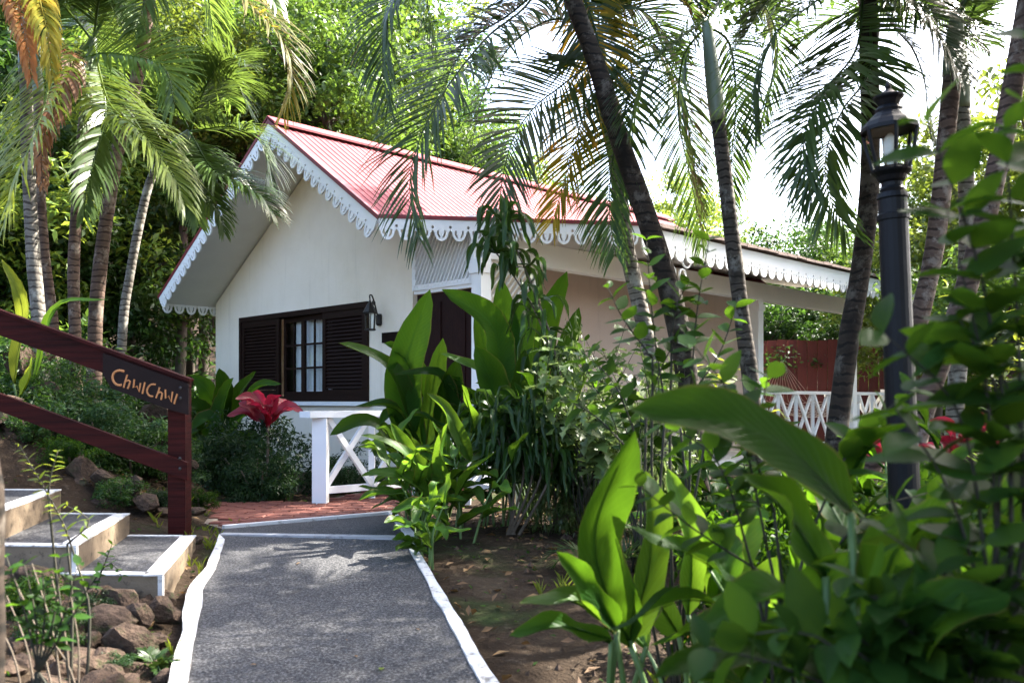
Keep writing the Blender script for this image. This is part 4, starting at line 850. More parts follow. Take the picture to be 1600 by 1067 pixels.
def paddle_clump(label, base, leaves, mat, cat='plant', group=None, name='paddle_leaf_plant', rand=0, rh=(.5, 1.0), rw=(.08, .13), spread=.5):
    b = at(*base); b[2] = float(gz(b[0], b[1])); root = thing(name, b, label, cat, group)
    mb = MB(); n = 0
    for L in leaves:
        pxblade(root, L[0], L[1], L[2], L[3], L[4] if len(L) > 4 else mat, ns_(), **(L[5] if len(L) > 5 else {}))
        s = at(*L[0]); q = b + V(random.uniform(-.12, .12), random.uniform(-.1, .1), -.03); mb = MB(); mb.tube(spline([q, (q+s)/2 + V((s[0]-q[0])*-.12, 0, .02), s], 8), np.linspace(.014, .008, 8), 6); mb.build('stalk', M['stem'], root, True)
    for i in range(rand):
        a = random.uniform(0, 2*math.pi); h = random.uniform(*rh); q = b + V(random.uniform(-.15, .15), random.uniform(-.15, .15), -.02); s = q + V(math.cos(a)*spread*.35, math.sin(a)*spread*.35, h*.55)
        L = random.uniform(.35, .6); m_ = s + V(math.cos(a)*L*.35, math.sin(a)*L*.35, L*.35); e = s + V(math.cos(a)*L*.9, math.sin(a)*L*.9, L*random.uniform(.0, .5))
        blade(root, s, m_, e, random.uniform(*rw), mat, seed=ns_()); mb = MB(); mb.tube(spline([q, (q+s)/2 + V(0, 0, .05), s], 7), np.linspace(.012, .007, 7), 5); mb.build('stalk', M['stem'], root, True)
    return root
Y1 = 7.0
paddle_clump('tall paddle-leaf plant in front of the dark door', (670, 820, Y1),
  [((655, 720, Y1), (628, 600, Y1-.1), (672, 452, Y1-.2), 58, 'big_leaf', dict(up=(.2, -.9, .2))), ((772, 660, Y1), (775, 520, Y1-.1), (690, 452, Y1-.3), 52, 'big_leaf', dict(up=(.3, -.9, .3))),
   ((775, 680, Y1-.2), (772, 610, Y1-.3), (742, 540, Y1-.4), 52, 'big_leaf', dict(up=(.2, -.9, .2))), ((650, 660, Y1), (605, 570, Y1-.2), (530, 536, Y1-.4), 30, 'ginger'), ((660, 620, Y1), (640, 562, Y1-.1), (600, 536, Y1-.2), 32, 'big_leaf'),
   ((665, 700, Y1), (678, 600, Y1-.1), (692, 528, Y1-.3), 34, 'ginger', dict(up=(.3, -.9, .1))), ((640, 690, Y1), (640, 600, Y1), (622, 540, Y1), 44, 'big_leaf', dict(up=(-.3, -.9, .1))), ((690, 690, Y1), (700, 620, Y1-.1), (715, 560, Y1-.2), 40, 'big_leaf', dict(up=(.2, -.9, .1))),
   ((655, 700, Y1), (620, 640, Y1-.2), (556, 634, Y1-.3), 22, 'big_leaf'), ((650, 710, Y1), (615, 645, Y1-.1), (592, 664, Y1-.2), 24, 'big_leaf'), ((720, 700, Y1), (690, 590, Y1-.2), (615, 585, Y1-.4), 24, 'big_leaf'),
   ((800, 640, Y1), (750, 580, Y1-.3), (688, 552, Y1-.5), 26, 'ginger')], 'big_leaf', rand=8, rh=(.7, 1.2), rw=(.14, .2))
Y2 = 7.3
paddle_clump('paddle-leaf plant against the porch lattice', (820, 830, Y2),
  [((815, 690, Y2), (795, 540, Y2-.1), (782, 432, Y2-.2), 50, 'big_leaf', dict(up=(-.1, -.9, .1))), ((845, 660, Y2), (845, 530, Y2), (886, 424, Y2-.1), 46, 'big_leaf', dict(up=(.2, -.9, .2))), ((800, 690, Y2-.2), (808, 560, Y2-.2), (835, 448, Y2-.2), 58, 'big_leaf', dict(up=(-.2, -.9, .1))),
   ((780, 690, Y2), (765, 580, Y2), (745, 480, Y2), 40, 'big_leaf', dict(up=(.1, -.9, .1))), ((830, 690, Y2-.4), (812, 620, Y2-.5), (820, 545, Y2-.6), 34, 'ginger', dict(up=(.2, -.9, .1))), ((860, 680, Y2), (880, 560, Y2), (905, 480, Y2), 38, 'big_leaf', dict(up=(.2, -.9, .1))),
   ((770, 700, Y2-.2), (750, 640, Y2-.3), (700, 600, Y2-.5), 32, 'big_leaf'), ((860, 690, Y2-.2), (905, 600, Y2-.2), (930, 560, Y2-.2), 30, 'ginger')], 'big_leaf', rand=8, rh=(.8, 1.3), rw=(.13, .18))
def ginger(label, base, ncane, h, mat='ginger', group=None, ll=(.28, .42), lw=(.055, .085), spread=.35, cat='plant', name='ginger_plant', nl=(6, 9), lean=.35):
    b = at(*base); b[2] = float(gz(b[0], b[1])); root = thing(name, b, label, cat, group); mb = MB()
    for i in range(ncane):
        a = random.uniform(0, 2*math.pi); q = b + V(random.gauss(0, spread*.35), random.gauss(0, spread*.35), -.03); hh = h*random.uniform(.65, 1.05); dx = V(math.cos(a), math.sin(a), 0)
        e = q + dx*hh*lean*random.uniform(.5, 1.3) + V(0, 0, hh); c = spline([q, (q+e)/2 + V(0, 0, hh*.08) - dx*.03, e], 16); mb = MB(); mb.tube(c, np.linspace(.011, .004, 16), 6); mb.build('cane', M['stem'], root, True)
        n = random.randint(*nl)
        for k in range(n):
            t = .35 + .65*k/(n-1); s = c[min(15, int(t*15))]; aa = a + (1 if k % 2 else -1)*math.pi/2 + random.gauss(0, .5); L = random.uniform(*ll)*(1 - .25*abs(t-.7)); el = R(random.uniform(5, 45) + (35 if k == n-1 else 0))
            d = V(math.cos(aa)*math.cos(el), math.sin(aa)*math.cos(el), math.sin(el)); blade(root, s, s + d*L*.5, s + d*L + V(0, 0, -L*random.uniform(.12, .4)), random.uniform(*lw), mat, up=V(0, -.2, 1), seed=ns_(), petiole=.08)
    return root
g2 = ginger('bright green ginger clump at the far end of the path edge', (690, 870, 6.2), 11, .72, nl=(5, 7), ll=(.3, .45), lw=(.06, .09), spread=.5, lean=.45)
for a, b_, c, w_ in [((735, 720, 6.0), (705, 655, 5.9), (667, 614, 5.8), 24), ((690, 770, 6.0), (625, 700, 5.8), (564, 680, 5.7), 22), ((690, 790, 6.0), (630, 745, 5.8), (575, 735, 5.7), 24), ((700, 800, 6.0), (735, 740, 5.9), (776, 704, 5.8), 26), ((680, 780, 6.1), (640, 715, 6.0), (610, 660, 5.9), 28), ((690, 800, 6.0), (690, 720, 5.9), (700, 660, 5.8), 30), ((700, 820, 5.9), (665, 790, 5.7), (610, 800, 5.6), 26), ((715, 820, 6.0), (750, 800, 5.9), (795, 770, 5.8), 28)]:
    pxblade(g2, a, b_, c, w_, 'ginger', ns_())
ginger('leafy ginger clump behind the bright one, deeper in the bed', (770, 860, 6.7), 9, 1.0, nl=(5, 8), ll=(.3, .45), lw=(.06, .09), spread=.5, mat='big_leaf')
ginger('small ginger tuft sprouting beside the painted path edge', (668, 905, 5.4), 4, .42, nl=(4, 6), ll=(.2, .3), lw=(.05, .07), spread=.2)
paddle_clump('dark broad-leaf plant at the left corner of the cottage wall', (330, 700, 9.6), [((335, 680, 9.6), (330, 620, 9.5), (300, 585, 9.4), 34), ((345, 680, 9.5), (352, 620, 9.4), (342, 575, 9.3), 34), ((355, 690, 9.5), (375, 620, 9.4), (400, 580, 9.2), 30), ((340, 690, 9.5), (310, 640, 9.3), (285, 640, 9.2), 36), ((350, 690, 9.4), (380, 650, 9.2), (430, 640, 9.1), 30), ((345, 700, 9.3), (325, 655, 9.2), (300, 670, 9.1), 34), ((350, 690, 9.4), (345, 640, 9.3), (365, 590, 9.2), 34), ((360, 690, 9.4), (400, 610, 9.2), (440, 600, 9.1), 24)], 'big_leaf', rand=10, rh=(.3, .7), rw=(.12, .18))
def red_ti(label, base, n, L, spec=()):
    b = at(*base); g = float(gz(b[0], b[1])); root = thing('red_cordyline', V(b[0], b[1], g), label, 'plant', 'red leaved cordyline plants'); mb = MB(); mb.tube([V(b[0], b[1], g-.03), b], .012, 6); mb.build('stem', M['woody'], root)
    for i in range(n):
        a = i*2.4 + random.uniform(-.3, .3); el = R(random.uniform(15, 62)); d = V(math.cos(a)*math.cos(el), math.sin(a)*math.cos(el), math.sin(el)); l = L*random.uniform(.75, 1.1)
        s = b + V(0, 0, random.uniform(-.12, .03)); blade(root, s, s + d*l*.5 + V(0, 0, .02), s + d*l + V(0, 0, -l*.2), l*random.uniform(.24, .32), 'red_leaf', seed=ns_(), petiole=.1)
    return root
red_ti('crimson cordyline below the shuttered window', (418, 650, 8.3), 18, .40); red_ti('crimson cordyline between the lamp post and the porch rail', (1392, 715, 5.8), 12, .3); red_ti('crimson cordyline at right, beyond the lamp post', (1498, 700, 5.2), 14, .3)

# foreground big leaves, right
F3 = 2.7
fg = paddle_clump('big bright ginger leaves in the right foreground beside the path', (1000, 1150, F3),
  [((985, 1010, F3), (930, 850, F3-.05), (992, 672, F3-.1), 78, 'big_leaf', dict(up=(.3, -.9, .1), fold=.35)), ((985, 1000, F3), (1018, 860, F3), (1008, 735, F3), 62, 'ginger', dict(up=(.5, -.8, .1))), ((962, 985, F3-.1), (912, 915, F3-.2), (870, 862, F3-.25), 46, 'big_leaf', dict(up=(-.3, -.6, .7))),
   ((965, 985, F3-.1), (890, 935, F3-.2), (812, 942, F3-.3), 34, 'ginger'), ((955, 1000, F3-.1), (880, 978, F3-.2), (796, 992, F3-.25), 36, 'big_leaf'), ((1010, 1010, F3), (935, 900, F3+.3), (925, 780, F3+.4), 36, 'ginger')], 'big_leaf')
F4 = 3.1
paddle_clump('sunlit lime green ginger leaves behind the foreground clump', (1110, 1080, F4),
  [((1075, 960, F4), (1080, 850, F4), (1043, 732, F4), 52, 'ginger', dict(up=(.4, -.9, .1))), ((1130, 960, F4), (1142, 880, F4), (1190, 798, F4), 66, 'ginger', dict(up=(-.3, -.9, .2))), ((1120, 950, F4), (1128, 880, F4), (1105, 822, F4), 54, 'ginger', dict(up=(.2, -.9, .1))), ((1165, 915, F4-.6), (1085, 868, F4-.7), (985, 822, F4-.8), 28, 'big_leaf'),
   ((1170, 962, F4-.8), (1075, 935, F4-.9), (945, 985, F4-1), 26, 'big_leaf', dict(up=(0, .2, 1))), ((1060, 990, F4-.1), (1020, 920, F4-.2), (1018, 855, F4-.3), 46, 'ginger', dict(up=(-.4, -.8, .2))), ((1150, 980, F4-.2), (1190, 910, F4-.3), (1215, 870, F4-.3), 60, 'ginger', dict(up=(.3, -.8, .3)))], 'ginger', rand=4, rh=(.3, .6), rw=(.1, .14))
F5 = 1.75
paddle_clump('huge dark arching leaf in the right foreground before the porch rail', (1330, 1300, F5),
  [((1330, 800, F5), (1190, 675, F5-.05), (985, 640, F5-.1), 108, 'big_leaf', dict(up=(.2, -.75, .55), fold=.15)), ((1290, 900, F5), (1230, 800, F5), (1160, 740, F5), 70, 'big_leaf'), ((1320, 1000, F5), (1220, 930, F5-.1), (1090, 985, F5-.2), 66, 'big_leaf'), ((1360, 990, F5), (1400, 860, F5), (1480, 790, F5-.1), 110, 'big_leaf'), ((1300, 1060, F5), (1180, 1010, F5-.1), (1020, 1060, F5-.2), 60, 'big_leaf'),
   ((1380, 1060, F5-.2), (1480, 960, F5-.3), (1580, 930, F5-.3), 90, 'big_leaf'), ((1250, 1060, F5), (1260, 960, F5), (1330, 860, F5), 100, 'big_leaf', dict(up=(.1, -.9, .2))), ((1420, 1080, F5-.1), (1440, 980, F5-.1), (1400, 880, F5-.1), 110, 'big_leaf', dict(up=(.1, -.9, .2)))], 'big_leaf')
# ------------------------------------------------------------------ leafy shrubs
def leaf_mesh(mat, w_=.5, fold=.12, curl=.15, n=5, lobed=False):
    t = np.linspace(0, 1, n+1); wd = np.sin(np.pi*t**.8)**.8*w_/2; wd[0] = .02; wd[-1] = 0.004
    if lobed: wd = wd*np.where(np.arange(n+1) % 2, 1.25, .45)
    v = []
    for a, b in zip(t, wd): z = -curl*a*a; v += [(-b, a, z + fold*b*2), (0, a, z), (b, a, z + fold*b*2)]
    f = [(3*i+j, 3*i+j+1, 3*i+4+j, 3*i+3+j) for i in range(n) for j in range(2)]
    mb = MB(); mb.add(v, f); return mb.mesh('leaf', M[mat], True)
LM = {k: [leaf_mesh(k, w_, fo, cu, 5) for w_, fo, cu in ((.5, .15, .12), (.44, .25, .25), (.54, .05, .02))] for k in ('shrub', 'lime')}
LMV = [leaf_mesh('varieg', .62, .1, .2, 7, True), leaf_mesh('varieg', .5, .2, .3, 7, True)]
LMB = [leaf_mesh('bush_fine', .3, .2, .25, 3)]
def sprig(root, mb, pts, lm, ll, step, whorl=2, seed=0, start=.2, droop=.1, cnt=None, out=1.0):
    r = random.Random(seed); c = spline(pts, max(8, int(np.linalg.norm(np.asarray(pts[-1])-np.asarray(pts[0]))/step)+2)); T = nrm(np.gradient(c, axis=0)); mb.tube(c, np.linspace(.0042, .0016, len(c)), 5); a0 = r.uniform(0, 6)
    for i in range(len(c)):
        if i/len(c) < start: continue
        T_ = Vector(T[i]); x = T_.orthogonal().normalized(); y = T_.cross(x)
        for k in range(whorl):
            a = a0 + i*1.57 + k*2*math.pi/whorl + r.uniform(-.35, .35); d = (x*math.cos(a) + y*math.sin(a))*out + T_*r.uniform(.25, .8) + Vector((0, 0, -droop*r.uniform(0, 2)))
            l = ll*r.uniform(.65, 1.15)*(1 - .35*(i/len(c))**3); n = Vector((r.gauss(0, .35), r.gauss(-.15, .35), 1)); inst(r.choice(lm), 'leaf', root, c[i], aim(d, n), l)
            if cnt is not None: cnt[0] += 1
def shrub(label, base, sprigs, lm, ll, step, name='leafy_shrub', cat='shrub', group=None, whorl=2, droop=.1, limit=298):
    b = at(*base); b[2] = float(gz(b[0], b[1])); root = thing(name, b, label, cat, group); mb = MB(); cnt = [0]
    for i, s in enumerate(sprigs):
        P = [at(*p) for p in s]
        mb = MB(); mb.tube(spline([b + V(random.uniform(-.04, .04), random.uniform(-.04, .04), -.03), (b+P[0])/2 + V(random.uniform(-.06, .06), 0, .05), P[0]], 8), np.linspace(.007, .0045, 8), 5)
        if cnt[0] < limit: sprig(root, mb, P, lm, ll, step, whorl, ns_(), cnt=cnt, droop=droop)
        mb.build('stem', M['twig'], root, True)
    return root
S1 = 3.3
shrub('slender shrub with oval leaves in front of the leaning trunks', (1060, 1000, S1),
  [[(1040, 640, S1), (1020, 500, S1), (1010, 375, S1)], [(1080, 600, S1), (1090, 480, S1), (1108, 375, S1)], [(1020, 560, S1), (975, 500, S1), (950, 450, S1)], [(1060, 640, S1), (1120, 560, S1), (1150, 480, S1)], [(1000, 700, S1), (960, 600, S1), (905, 545, S1)],
   [(1050, 520, S1), (1060, 470, S1), (1075, 445, S1)], [(1010, 640, S1), (1040, 560, S1), (1070, 520, S1)], [(1100, 700, S1), (1140, 650, S1), (1190, 600, S1)], [(980, 700, S1), (930, 650, S1), (880, 620, S1)]], LM['shrub'], .10, .05, whorl=2)
S2_ = 2.3
shrub('shrub with oval leaves in the right foreground, reaching over the porch rail', (1240, 1200, S2_),
  [[(1180, 900, S2_), (1120, 720, S2_), (1010, 650, S2_)], [(1200, 860, S2_), (1150, 640, S2_), (1085, 540, S2_)], [(1260, 850, S2_), (1330, 700, S2_), (1420, 610, S2_)], [(1210, 800, S2_), (1180, 700, S2_), (1200, 590, S2_)], [(1270, 900, S2_), (1360, 800, S2_), (1450, 770, S2_)], [(1200, 900, S2_), (1090, 830, S2_), (1000, 760, S2_)], [(1260, 950, S2_), (1330, 870, S2_), (1400, 850, S2_)]], LM['shrub'], .105, .042)
S3 = 1.55
shrub('tall dark shrub filling the right edge of the foreground', (1560, 1400, S3),
  [[(1560, 900, S3), (1540, 600, S3), (1480, 330, S3)], [(1600, 800, S3), (1590, 500, S3), (1570, 200, S3)], [(1580, 700, S3), (1530, 420, S3), (1450, 190, S3)], [(1620, 700, S3), (1640, 400, S3), (1600, 60, S3)], [(1540, 950, S3), (1480, 760, S3), (1400, 640, S3)], [(1550, 950, S3), (1500, 650, S3), (1380, 520, S3)], [(1590, 950, S3), (1600, 700, S3), (1540, 520, S3)], [(1560, 1000, S3), (1480, 900, S3), (1380, 830, S3)], [(1580, 1050, S3), (1520, 960, S3), (1440, 930, S3)], [(1600, 1000, S3), (1620, 850, S3), (1600, 700, S3)], [(1560, 800, S3), (1560, 620, S3), (1500, 500, S3)]], LM['shrub'], .125, .062)
S4 = 1.5
shrub('low dark shrub in the bottom right corner', (1480, 1500, S4), [[(1480, 1150, S4), (1400 - 60*i, 1040 - 22*(i % 3), S4), (1330 - 75*i, 990 + 22*(i % 2), S4)] for i in range(4)] + [[(1500, 1150, S4), (1500+20*i, 1000, S4), (1460+45*i, 900 + 15*i, S4)] for i in range(5)] + [[(1480, 1100, S4), (1420, 980, S4), (1330+30*i, 900+30*i, S4)] for i in range(4)], LM['shrub'], .125, .06, droop=.2)
ginger('dark ginger clump at the right edge of the frame', (1560, 1180, 2.4), 9, 1.1, mat='big_leaf', ll=(.35, .5), lw=(.09, .12), spread=.6)
ginger('dark ginger clump low in the right foreground', (1330, 1180, 2.5), 7, .72, mat='big_leaf', ll=(.32, .45), lw=(.09, .12), spread=.5)
ginger('dark ginger clump behind the lamp post foot', (1450, 960, 4.2), 8, .9, mat='big_leaf', ll=(.3, .42), lw=(.07, .1), spread=.5)
ginger('ginger clump under the porch eave between the palm trunks', (1110, 830, 5.6), 8, .8, mat='big_leaf', ll=(.3, .42), lw=(.07, .1), spread=.6)
ginger('ginger clump before the porch rail', (1240, 830, 5.4), 7, .55, mat='ginger', ll=(.25, .35), lw=(.06, .08), spread=.6)
Y6 = 6.3
shrub('pale cut-leaf shrub in the middle of the bed', (920, 850, Y6), [[(915 + random.randint(-20, 20), 740, Y6+random.uniform(-.3, .3)), (900 + 12*i - 60, 640, Y6), (845 + 17*i, 470 + random.randint(0, 110), Y6-.1)] for i in range(11)] + [[(920, 760, Y6-.2), (940, 700, Y6-.3), (890+22*i, 640 + random.randint(-10, 60), Y6-.4)] for i in range(6)], LMV, .16, .085, droop=.5)
shrub('oval-leaved shrub between the cut-leaf shrub and the leaning trunks', (990, 900, 5.4), [[(990 + random.randint(-20, 20), 780, 5.4), (960+14*i, 660, 5.4), (890+26*i, 480 + random.randint(0, 120), 5.4)] for i in range(8)], LM['shrub'], .12, .075)
shrub('sunlit lime shrub in front of the porch wall', (1100, 780, 8.6), [[(1100 + random.randint(-15, 15), 690, 8.6), (1090+8*i-20, 620, 8.6), (1050+18*i, 555 + random.randint(0, 50), 8.5)] for i in range(7)], LM['lime'], .15, .085)
shrub('lime leaved sapling before the white porch rail', (1205, 800, 6.6), [[(1205, 740, 6.6), (1200+6*i, 700, 6.6), (1160+22*i, 640 + random.randint(0, 50), 6.5)] for i in range(4)], LM['lime'], .11, .08)
shrub('lime shrub at right behind the brown palm trunks', (1560, 700, 8.5), [[(1560, 640, 8.5), (1540+10*i, 560, 8.5), (1480+30*i, 440+random.randint(0, 80), 8.4)] for i in range(6)], LM['lime'], .15, .1)
# strap-leaf plants
def strap_plant(label, base, heads, n, L, w_, mat='strap', name='strap_leaf_plant', cat='plant'):
    b = at(*base); b[2] = float(gz(b[0], b[1])); root = thing(name, b, label, cat); mb = MB()
    for h in heads:
        P = [at(*p) for p in h]; c = spline([b + V(random.uniform(-.05, .05), 0, -.03)] + P, 20); mb = MB(); mb.tube(c, np.linspace(.012, .006, 20), 6); mb.build('stem', M['woody'], root, True)
        for i in range(n):
            t = random.uniform(.55, 1); s = c[int(t*19)] if i % 3 else c[-1]; a = i*2.4 + random.uniform(-.4, .4); el = R(random.uniform(-10, 60)); d = V(math.cos(a)*math.cos(el), math.sin(a)*math.cos(el), math.sin(el)); l = L*random.uniform(.7, 1.1)
            blade(root, s, s + d*l*.45, s + V(d[0]*l*.7, d[1]*l*.7, d[2]*l*.2 - l*.45), w_*random.uniform(.8, 1.2), mat, up=V(0, -.1, 1), seed=ns_(), shape=.8)
    return root
strap_plant('leaning cane with drooping strap leaves hanging before the roof eave', (895, 840, 6.8), [[(885, 640, 6.8), (865, 540, 6.8), (835, 455, 6.8), (800, 375, 6.8), (785, 345, 6.8)], [(880, 640, 6.8), (850, 520, 6.8), (815, 450, 6.8), (775, 395, 6.8)]], 30, .46, .042)
strap_plant('dark drooping strap-leaf clump behind the ginger', (800, 850, 6.3), [[(790 + 14*i, 740, 6.3), (770+16*i, 640 + 12*(i % 3), 6.3 + .1*(i % 3))] for i in range(6)], 24, .45, .022)
strap_plant('dark feathery strap-leaf clump under the pale cut-leaf shrub', (870, 850, 6.6), [[(865 + 16*i, 760, 6.6), (845+22*i, 700 + 12*(i % 3), 6.6)] for i in range(5)], 22, .38, .02)
def fernlet(label, base, n, L, mat='palm'):
    b = at(*base); b[2] = float(gz(b[0], b[1])); root = thing('palm_seedling', b, label, 'palm seedling')
    for i in range(n): fseed[0] += 1; frond(root, arch(b, i*2*math.pi/n + random.uniform(-.3, .3), R(random.uniform(45, 70)), L*random.uniform(.8, 1.1), .22), nl=22, ll=L*.34, lw=.010, droop=.2, seed=fseed[0], mat=mat, rr=.005)
fernlet('small palm seedling on the soil below the cut-leaf shrub', (950, 880, 5.2), 7, .42); fernlet('palm seedling with arching fronds in front of the porch floor', (1030, 860, 5.8), 7, .5)
fernlet('palm seedling by the lamp post, its fronds before the red fence', (1385, 720, 6.8), 8, .95, 'palm_light'); fernlet('palm seedling with bright fronds at the right edge', (1560, 700, 6.6), 9, 1.2, 'palm_light')

# ------------------------------------------------------------------ foliage meshes for trees and bushes
def foliage(nclump, nleaf, ll, cr=.26, seed=0, flat=.8, low=-.8, fill=.5, wl=.42):
    r = np.random.default_rng(seed); c = nrm(r.normal(0, 1, (nclump, 3)))*(r.random((nclump, 1))**fill); c[:, 2] *= flat; c = c[c[:, 2] > low]; n = len(c)*nleaf
    sz = r.uniform(.6, 1.3, len(c))*cr; off = nrm(r.normal(0, 1, (len(c), nleaf, 3)))*(r.random((len(c), nleaf, 1))**.45)*sz[:, None, None]; off[..., 2] *= .62
    p = (c[:, None, :] + off).reshape(-1, 3); nn = nrm(r.normal(0, .75, (n, 3)) + V(0, 0, .9) + nrm(off.reshape(-1, 3))*.5); d = nrm(np.cross(nn, r.normal(0, 1, (n, 3)))); d[:, 2] -= .25; d = nrm(d); s = nrm(np.cross(d, nn))
    l = (ll*r.uniform(.6, 1.3, n))[:, None]; v = np.stack([p, p + d*l*.45 + s*l*wl*.5 + nn*l*.08, p + d*l, p + d*l*.45 - s*l*wl*.5 + nn*l*.08], 1).reshape(-1, 3)
    me = bpy.data.meshes.new('crown'); me.vertices.add(len(v)); me.vertices.foreach_set('co', v.ravel()); me.loops.add(4*n); me.loops.foreach_set('vertex_index', np.arange(4*n)); me.polygons.add(n); me.polygons.foreach_set('loop_start', np.arange(n)*4); me.polygons.foreach_set('loop_total', np.full(n, 4))
    me.update(calc_edges=True); me.validate(); return me, c
crowns = []
for s in range(4): crowns.append(foliage(90, 150, .062, .24, 40+s, .85))
CM = {}
def crown_mesh(i, mat):
    if (i, mat) not in CM: m_ = crowns[i][0].copy(); m_.materials.append(M[mat]); CM[(i, mat)] = m_
    return CM[(i, mat)]
nt_ = [0]
def tree(label, x, y, ztop, rad, mat, ci=None, group='forest trees behind the cottage', cat='tree', sc=(1, 1, 1), off=(0, 0), tr=.8, via=None):
    g = float(gz(x, y)); i = nt_[0] % 4 if ci is None else ci; nt_[0] += 1; rz = rad*sc[2]; cz = ztop - rz*.95
    root = thing('leafy_tree', (x, y, g), label, cat, group)
    q = Quaternion((0, 0, 1), random.uniform(0, 6.28)); o = inst(crown_mesh(i, mat), 'crown', root, (x+off[0], y+off[1], cz), q, (rad*sc[0], rad*sc[1], rz)); o['kind'] = 'stuff'
    r = np.random.default_rng(80+nt_[0]); c0 = V(x+off[0], y+off[1], cz); b0_ = V(x, y, g-.1); mq = np.array(q.to_matrix()); mb = MB(); k_ = tr/.8
    if via: mb.tube(spline([b0_] + [at(*v_) for v_ in via] + [c0], 30), np.linspace(.062, .022, 30)*rad*k_, 8)
    else: mb.tube(spline([b0_, b0_*.5 + c0*.5 + V(r.uniform(-.12, .12), r.uniform(-.12, .12), 0), c0 + V(0, 0, -rz*.25), c0 + V(.03, 0, rz*.25)], 16), np.linspace(.062, .022, 16)*rad*k_, 8)
    for c in crowns[i][1][::5]: e_ = c0 + (mq @ c)*V(rad*sc[0], rad*sc[1], rz)*.8; s_ = c0 + V(0, 0, -rz*(.2+.35*r.random())); mb.tube(spline([s_, s_*.55 + e_*.45 + V(0, 0, -.04*rad), e_], 8), np.linspace(.02, .005, 8)*rad, 5)
    mb.build('trunk', M['bark'], root, True)
    return root
def ptree(label, px, pytop, Y, rad, mat, **kw):
    p = at(px, pytop, Y); return tree(label, p[0], Y, p[2], rad, mat, **kw)
T_ = [  # px, top y, distance, crown radius, colour, label
 (40, 120, 14.5, 2.3, 'canopy_b', 'yellow-green tree at far left behind the pale palm trunk'), (190, 180, 15.5, 2.2, 'canopy_a', 'tree behind the left palm cluster, low green crown'),
 (300, 90, 17.5, 2.3, 'canopy_a', 'green tree above the left slope of the cottage roof'), (-60, -60, 17, 3.0, 'canopy_c', 'dark tree at the top left corner'), (110, -120, 19, 3.2, 'canopy_a', 'tall tree high above the left palms'),
 (270, -100, 21, 3.2, 'canopy_b', 'bright yellow-green tree at top left, above the gable'), (400, -60, 22, 3.2, 'canopy_a', 'mid-green tree above the roof peak, behind the yellow frond'), (370, 90, 19, 2.2, 'canopy_b', 'yellow-green tree just above the roof peak'),
 (500, -140, 24, 3.6, 'canopy_a', 'tall tree behind the ridge, at top centre-left'), (560, 60, 21, 2.2, 'canopy_b', 'sunlit yellow-green tree behind the left half of the ridge'), (620, -20, 25, 3.0, 'canopy_c', 'deep green tree behind the hanging palm fronds'), (690, 130, 22, 2.0, 'canopy_a', 'green tree behind the middle of the ridge'),
 (640, 150, 23.5, 1.8, 'canopy_b', 'small yellow-green tree peeping over the ridge'), (760, 200, 24, 2.0, 'canopy_b', 'yellow-green tree behind the right half of the ridge'), (860, 265, 25, 1.8, 'canopy_a', 'low tree behind the right end of the ridge'),
 (1050, 262, 24, 2.0, 'canopy_b', 'pale sunlit tree right of the red roof end'), (960, 300, 27, 2.0, 'canopy_a', 'tree behind the leaning trunk beyond the roof'), (1130, 330, 26, 2.2, 'canopy_a', 'green tree beyond the porch, left of centre'), (1230, 318, 23, 2.1, 'canopy_c', 'deep green tree beyond the middle of the porch eave'), (1300, 345, 25, 2.0, 'canopy_a', 'green tree beyond the porch end'), (1380, 330, 22, 2.2, 'canopy_a', 'green tree behind the lamp post'),
 (1180, 400, 20.5, 1.8, 'canopy_c', 'dark low tree seen under the porch beam'), (1290, 420, 20.6, 1.6, 'canopy_c', 'dark bushy tree right below the porch beam'), (1460, 290, 17, 2.2, 'canopy_b', 'yellow-green tree behind the right palm trunks'), (1540, 180, 18, 2.6, 'canopy_a', 'leafy tree at the right edge behind the shrub'), (1640, 40, 15, 2.6, 'canopy_b', 'bright tree at the upper right edge'), (1560, 330, 13, 1.6, 'canopy_a', 'small tree at right between the palm trunks')]
for px, py, Y, rd, mt, lb_ in T_: ptree(lb_, px, py, Y, rd, mt)
for x, y, zt_, rd, mt, lb_ in ((-10, 13, 7, 2.6, 'canopy_a', 'leafy tree on the slope at the left edge, behind the yellow leaves'), (-9.5, 17, 9, 2.8, 'canopy_c', 'dark tree on the slope behind the two palm trunks at far left'), (-6.8, 15.6, 5.2, 1.9, 'canopy_c', 'dark low tree right beside the cottage left eave'), (-8.2, 15, 5.5, 2.0, 'canopy_c', 'dark low tree behind the slim palm nearest the gable'),
  (-7.5, 19.5, 9, 2.6, 'canopy_a', 'green tree above the left barge board'), (-4.5, 22.5, 10.5, 2.6, 'canopy_a', 'green tree over the roof peak, farther up the slope'), (-1.5, 23, 9.5, 2.4, 'canopy_c', 'dark tree behind the left part of the roof ridge'), (-12, 21, 14, 3.2, 'canopy_a', 'tall tree on the slope above the left palms'), (-4, 27, 15, 3.4, 'canopy_b', 'tall yellow-green tree at the top, above the roof peak'), (-9, 27, 17, 3.6, 'canopy_c', 'tallest dark tree at the top left, highest up the slope')):
    tree(lb_, x, y, zt_, rd, mt)
tree('big leafy tree rising behind the cottage roof peak', -3.4, 16.4, 9.6, 2.3, 'canopy_a')
tree('tree behind the slim leaning palm crown, left of the roof peak', -5.7, 15.2, 8.8, 1.8, 'canopy_b')
tree('green tree leaning over the cottage left roof slope from the forest', -3.8, 17.6, 9.3, 2.2, 'canopy_a')
tree('dark tree between the slim leaning palm and the left eave, farther back', -6.0, 17.4, 8.6, 2.0, 'canopy_c')
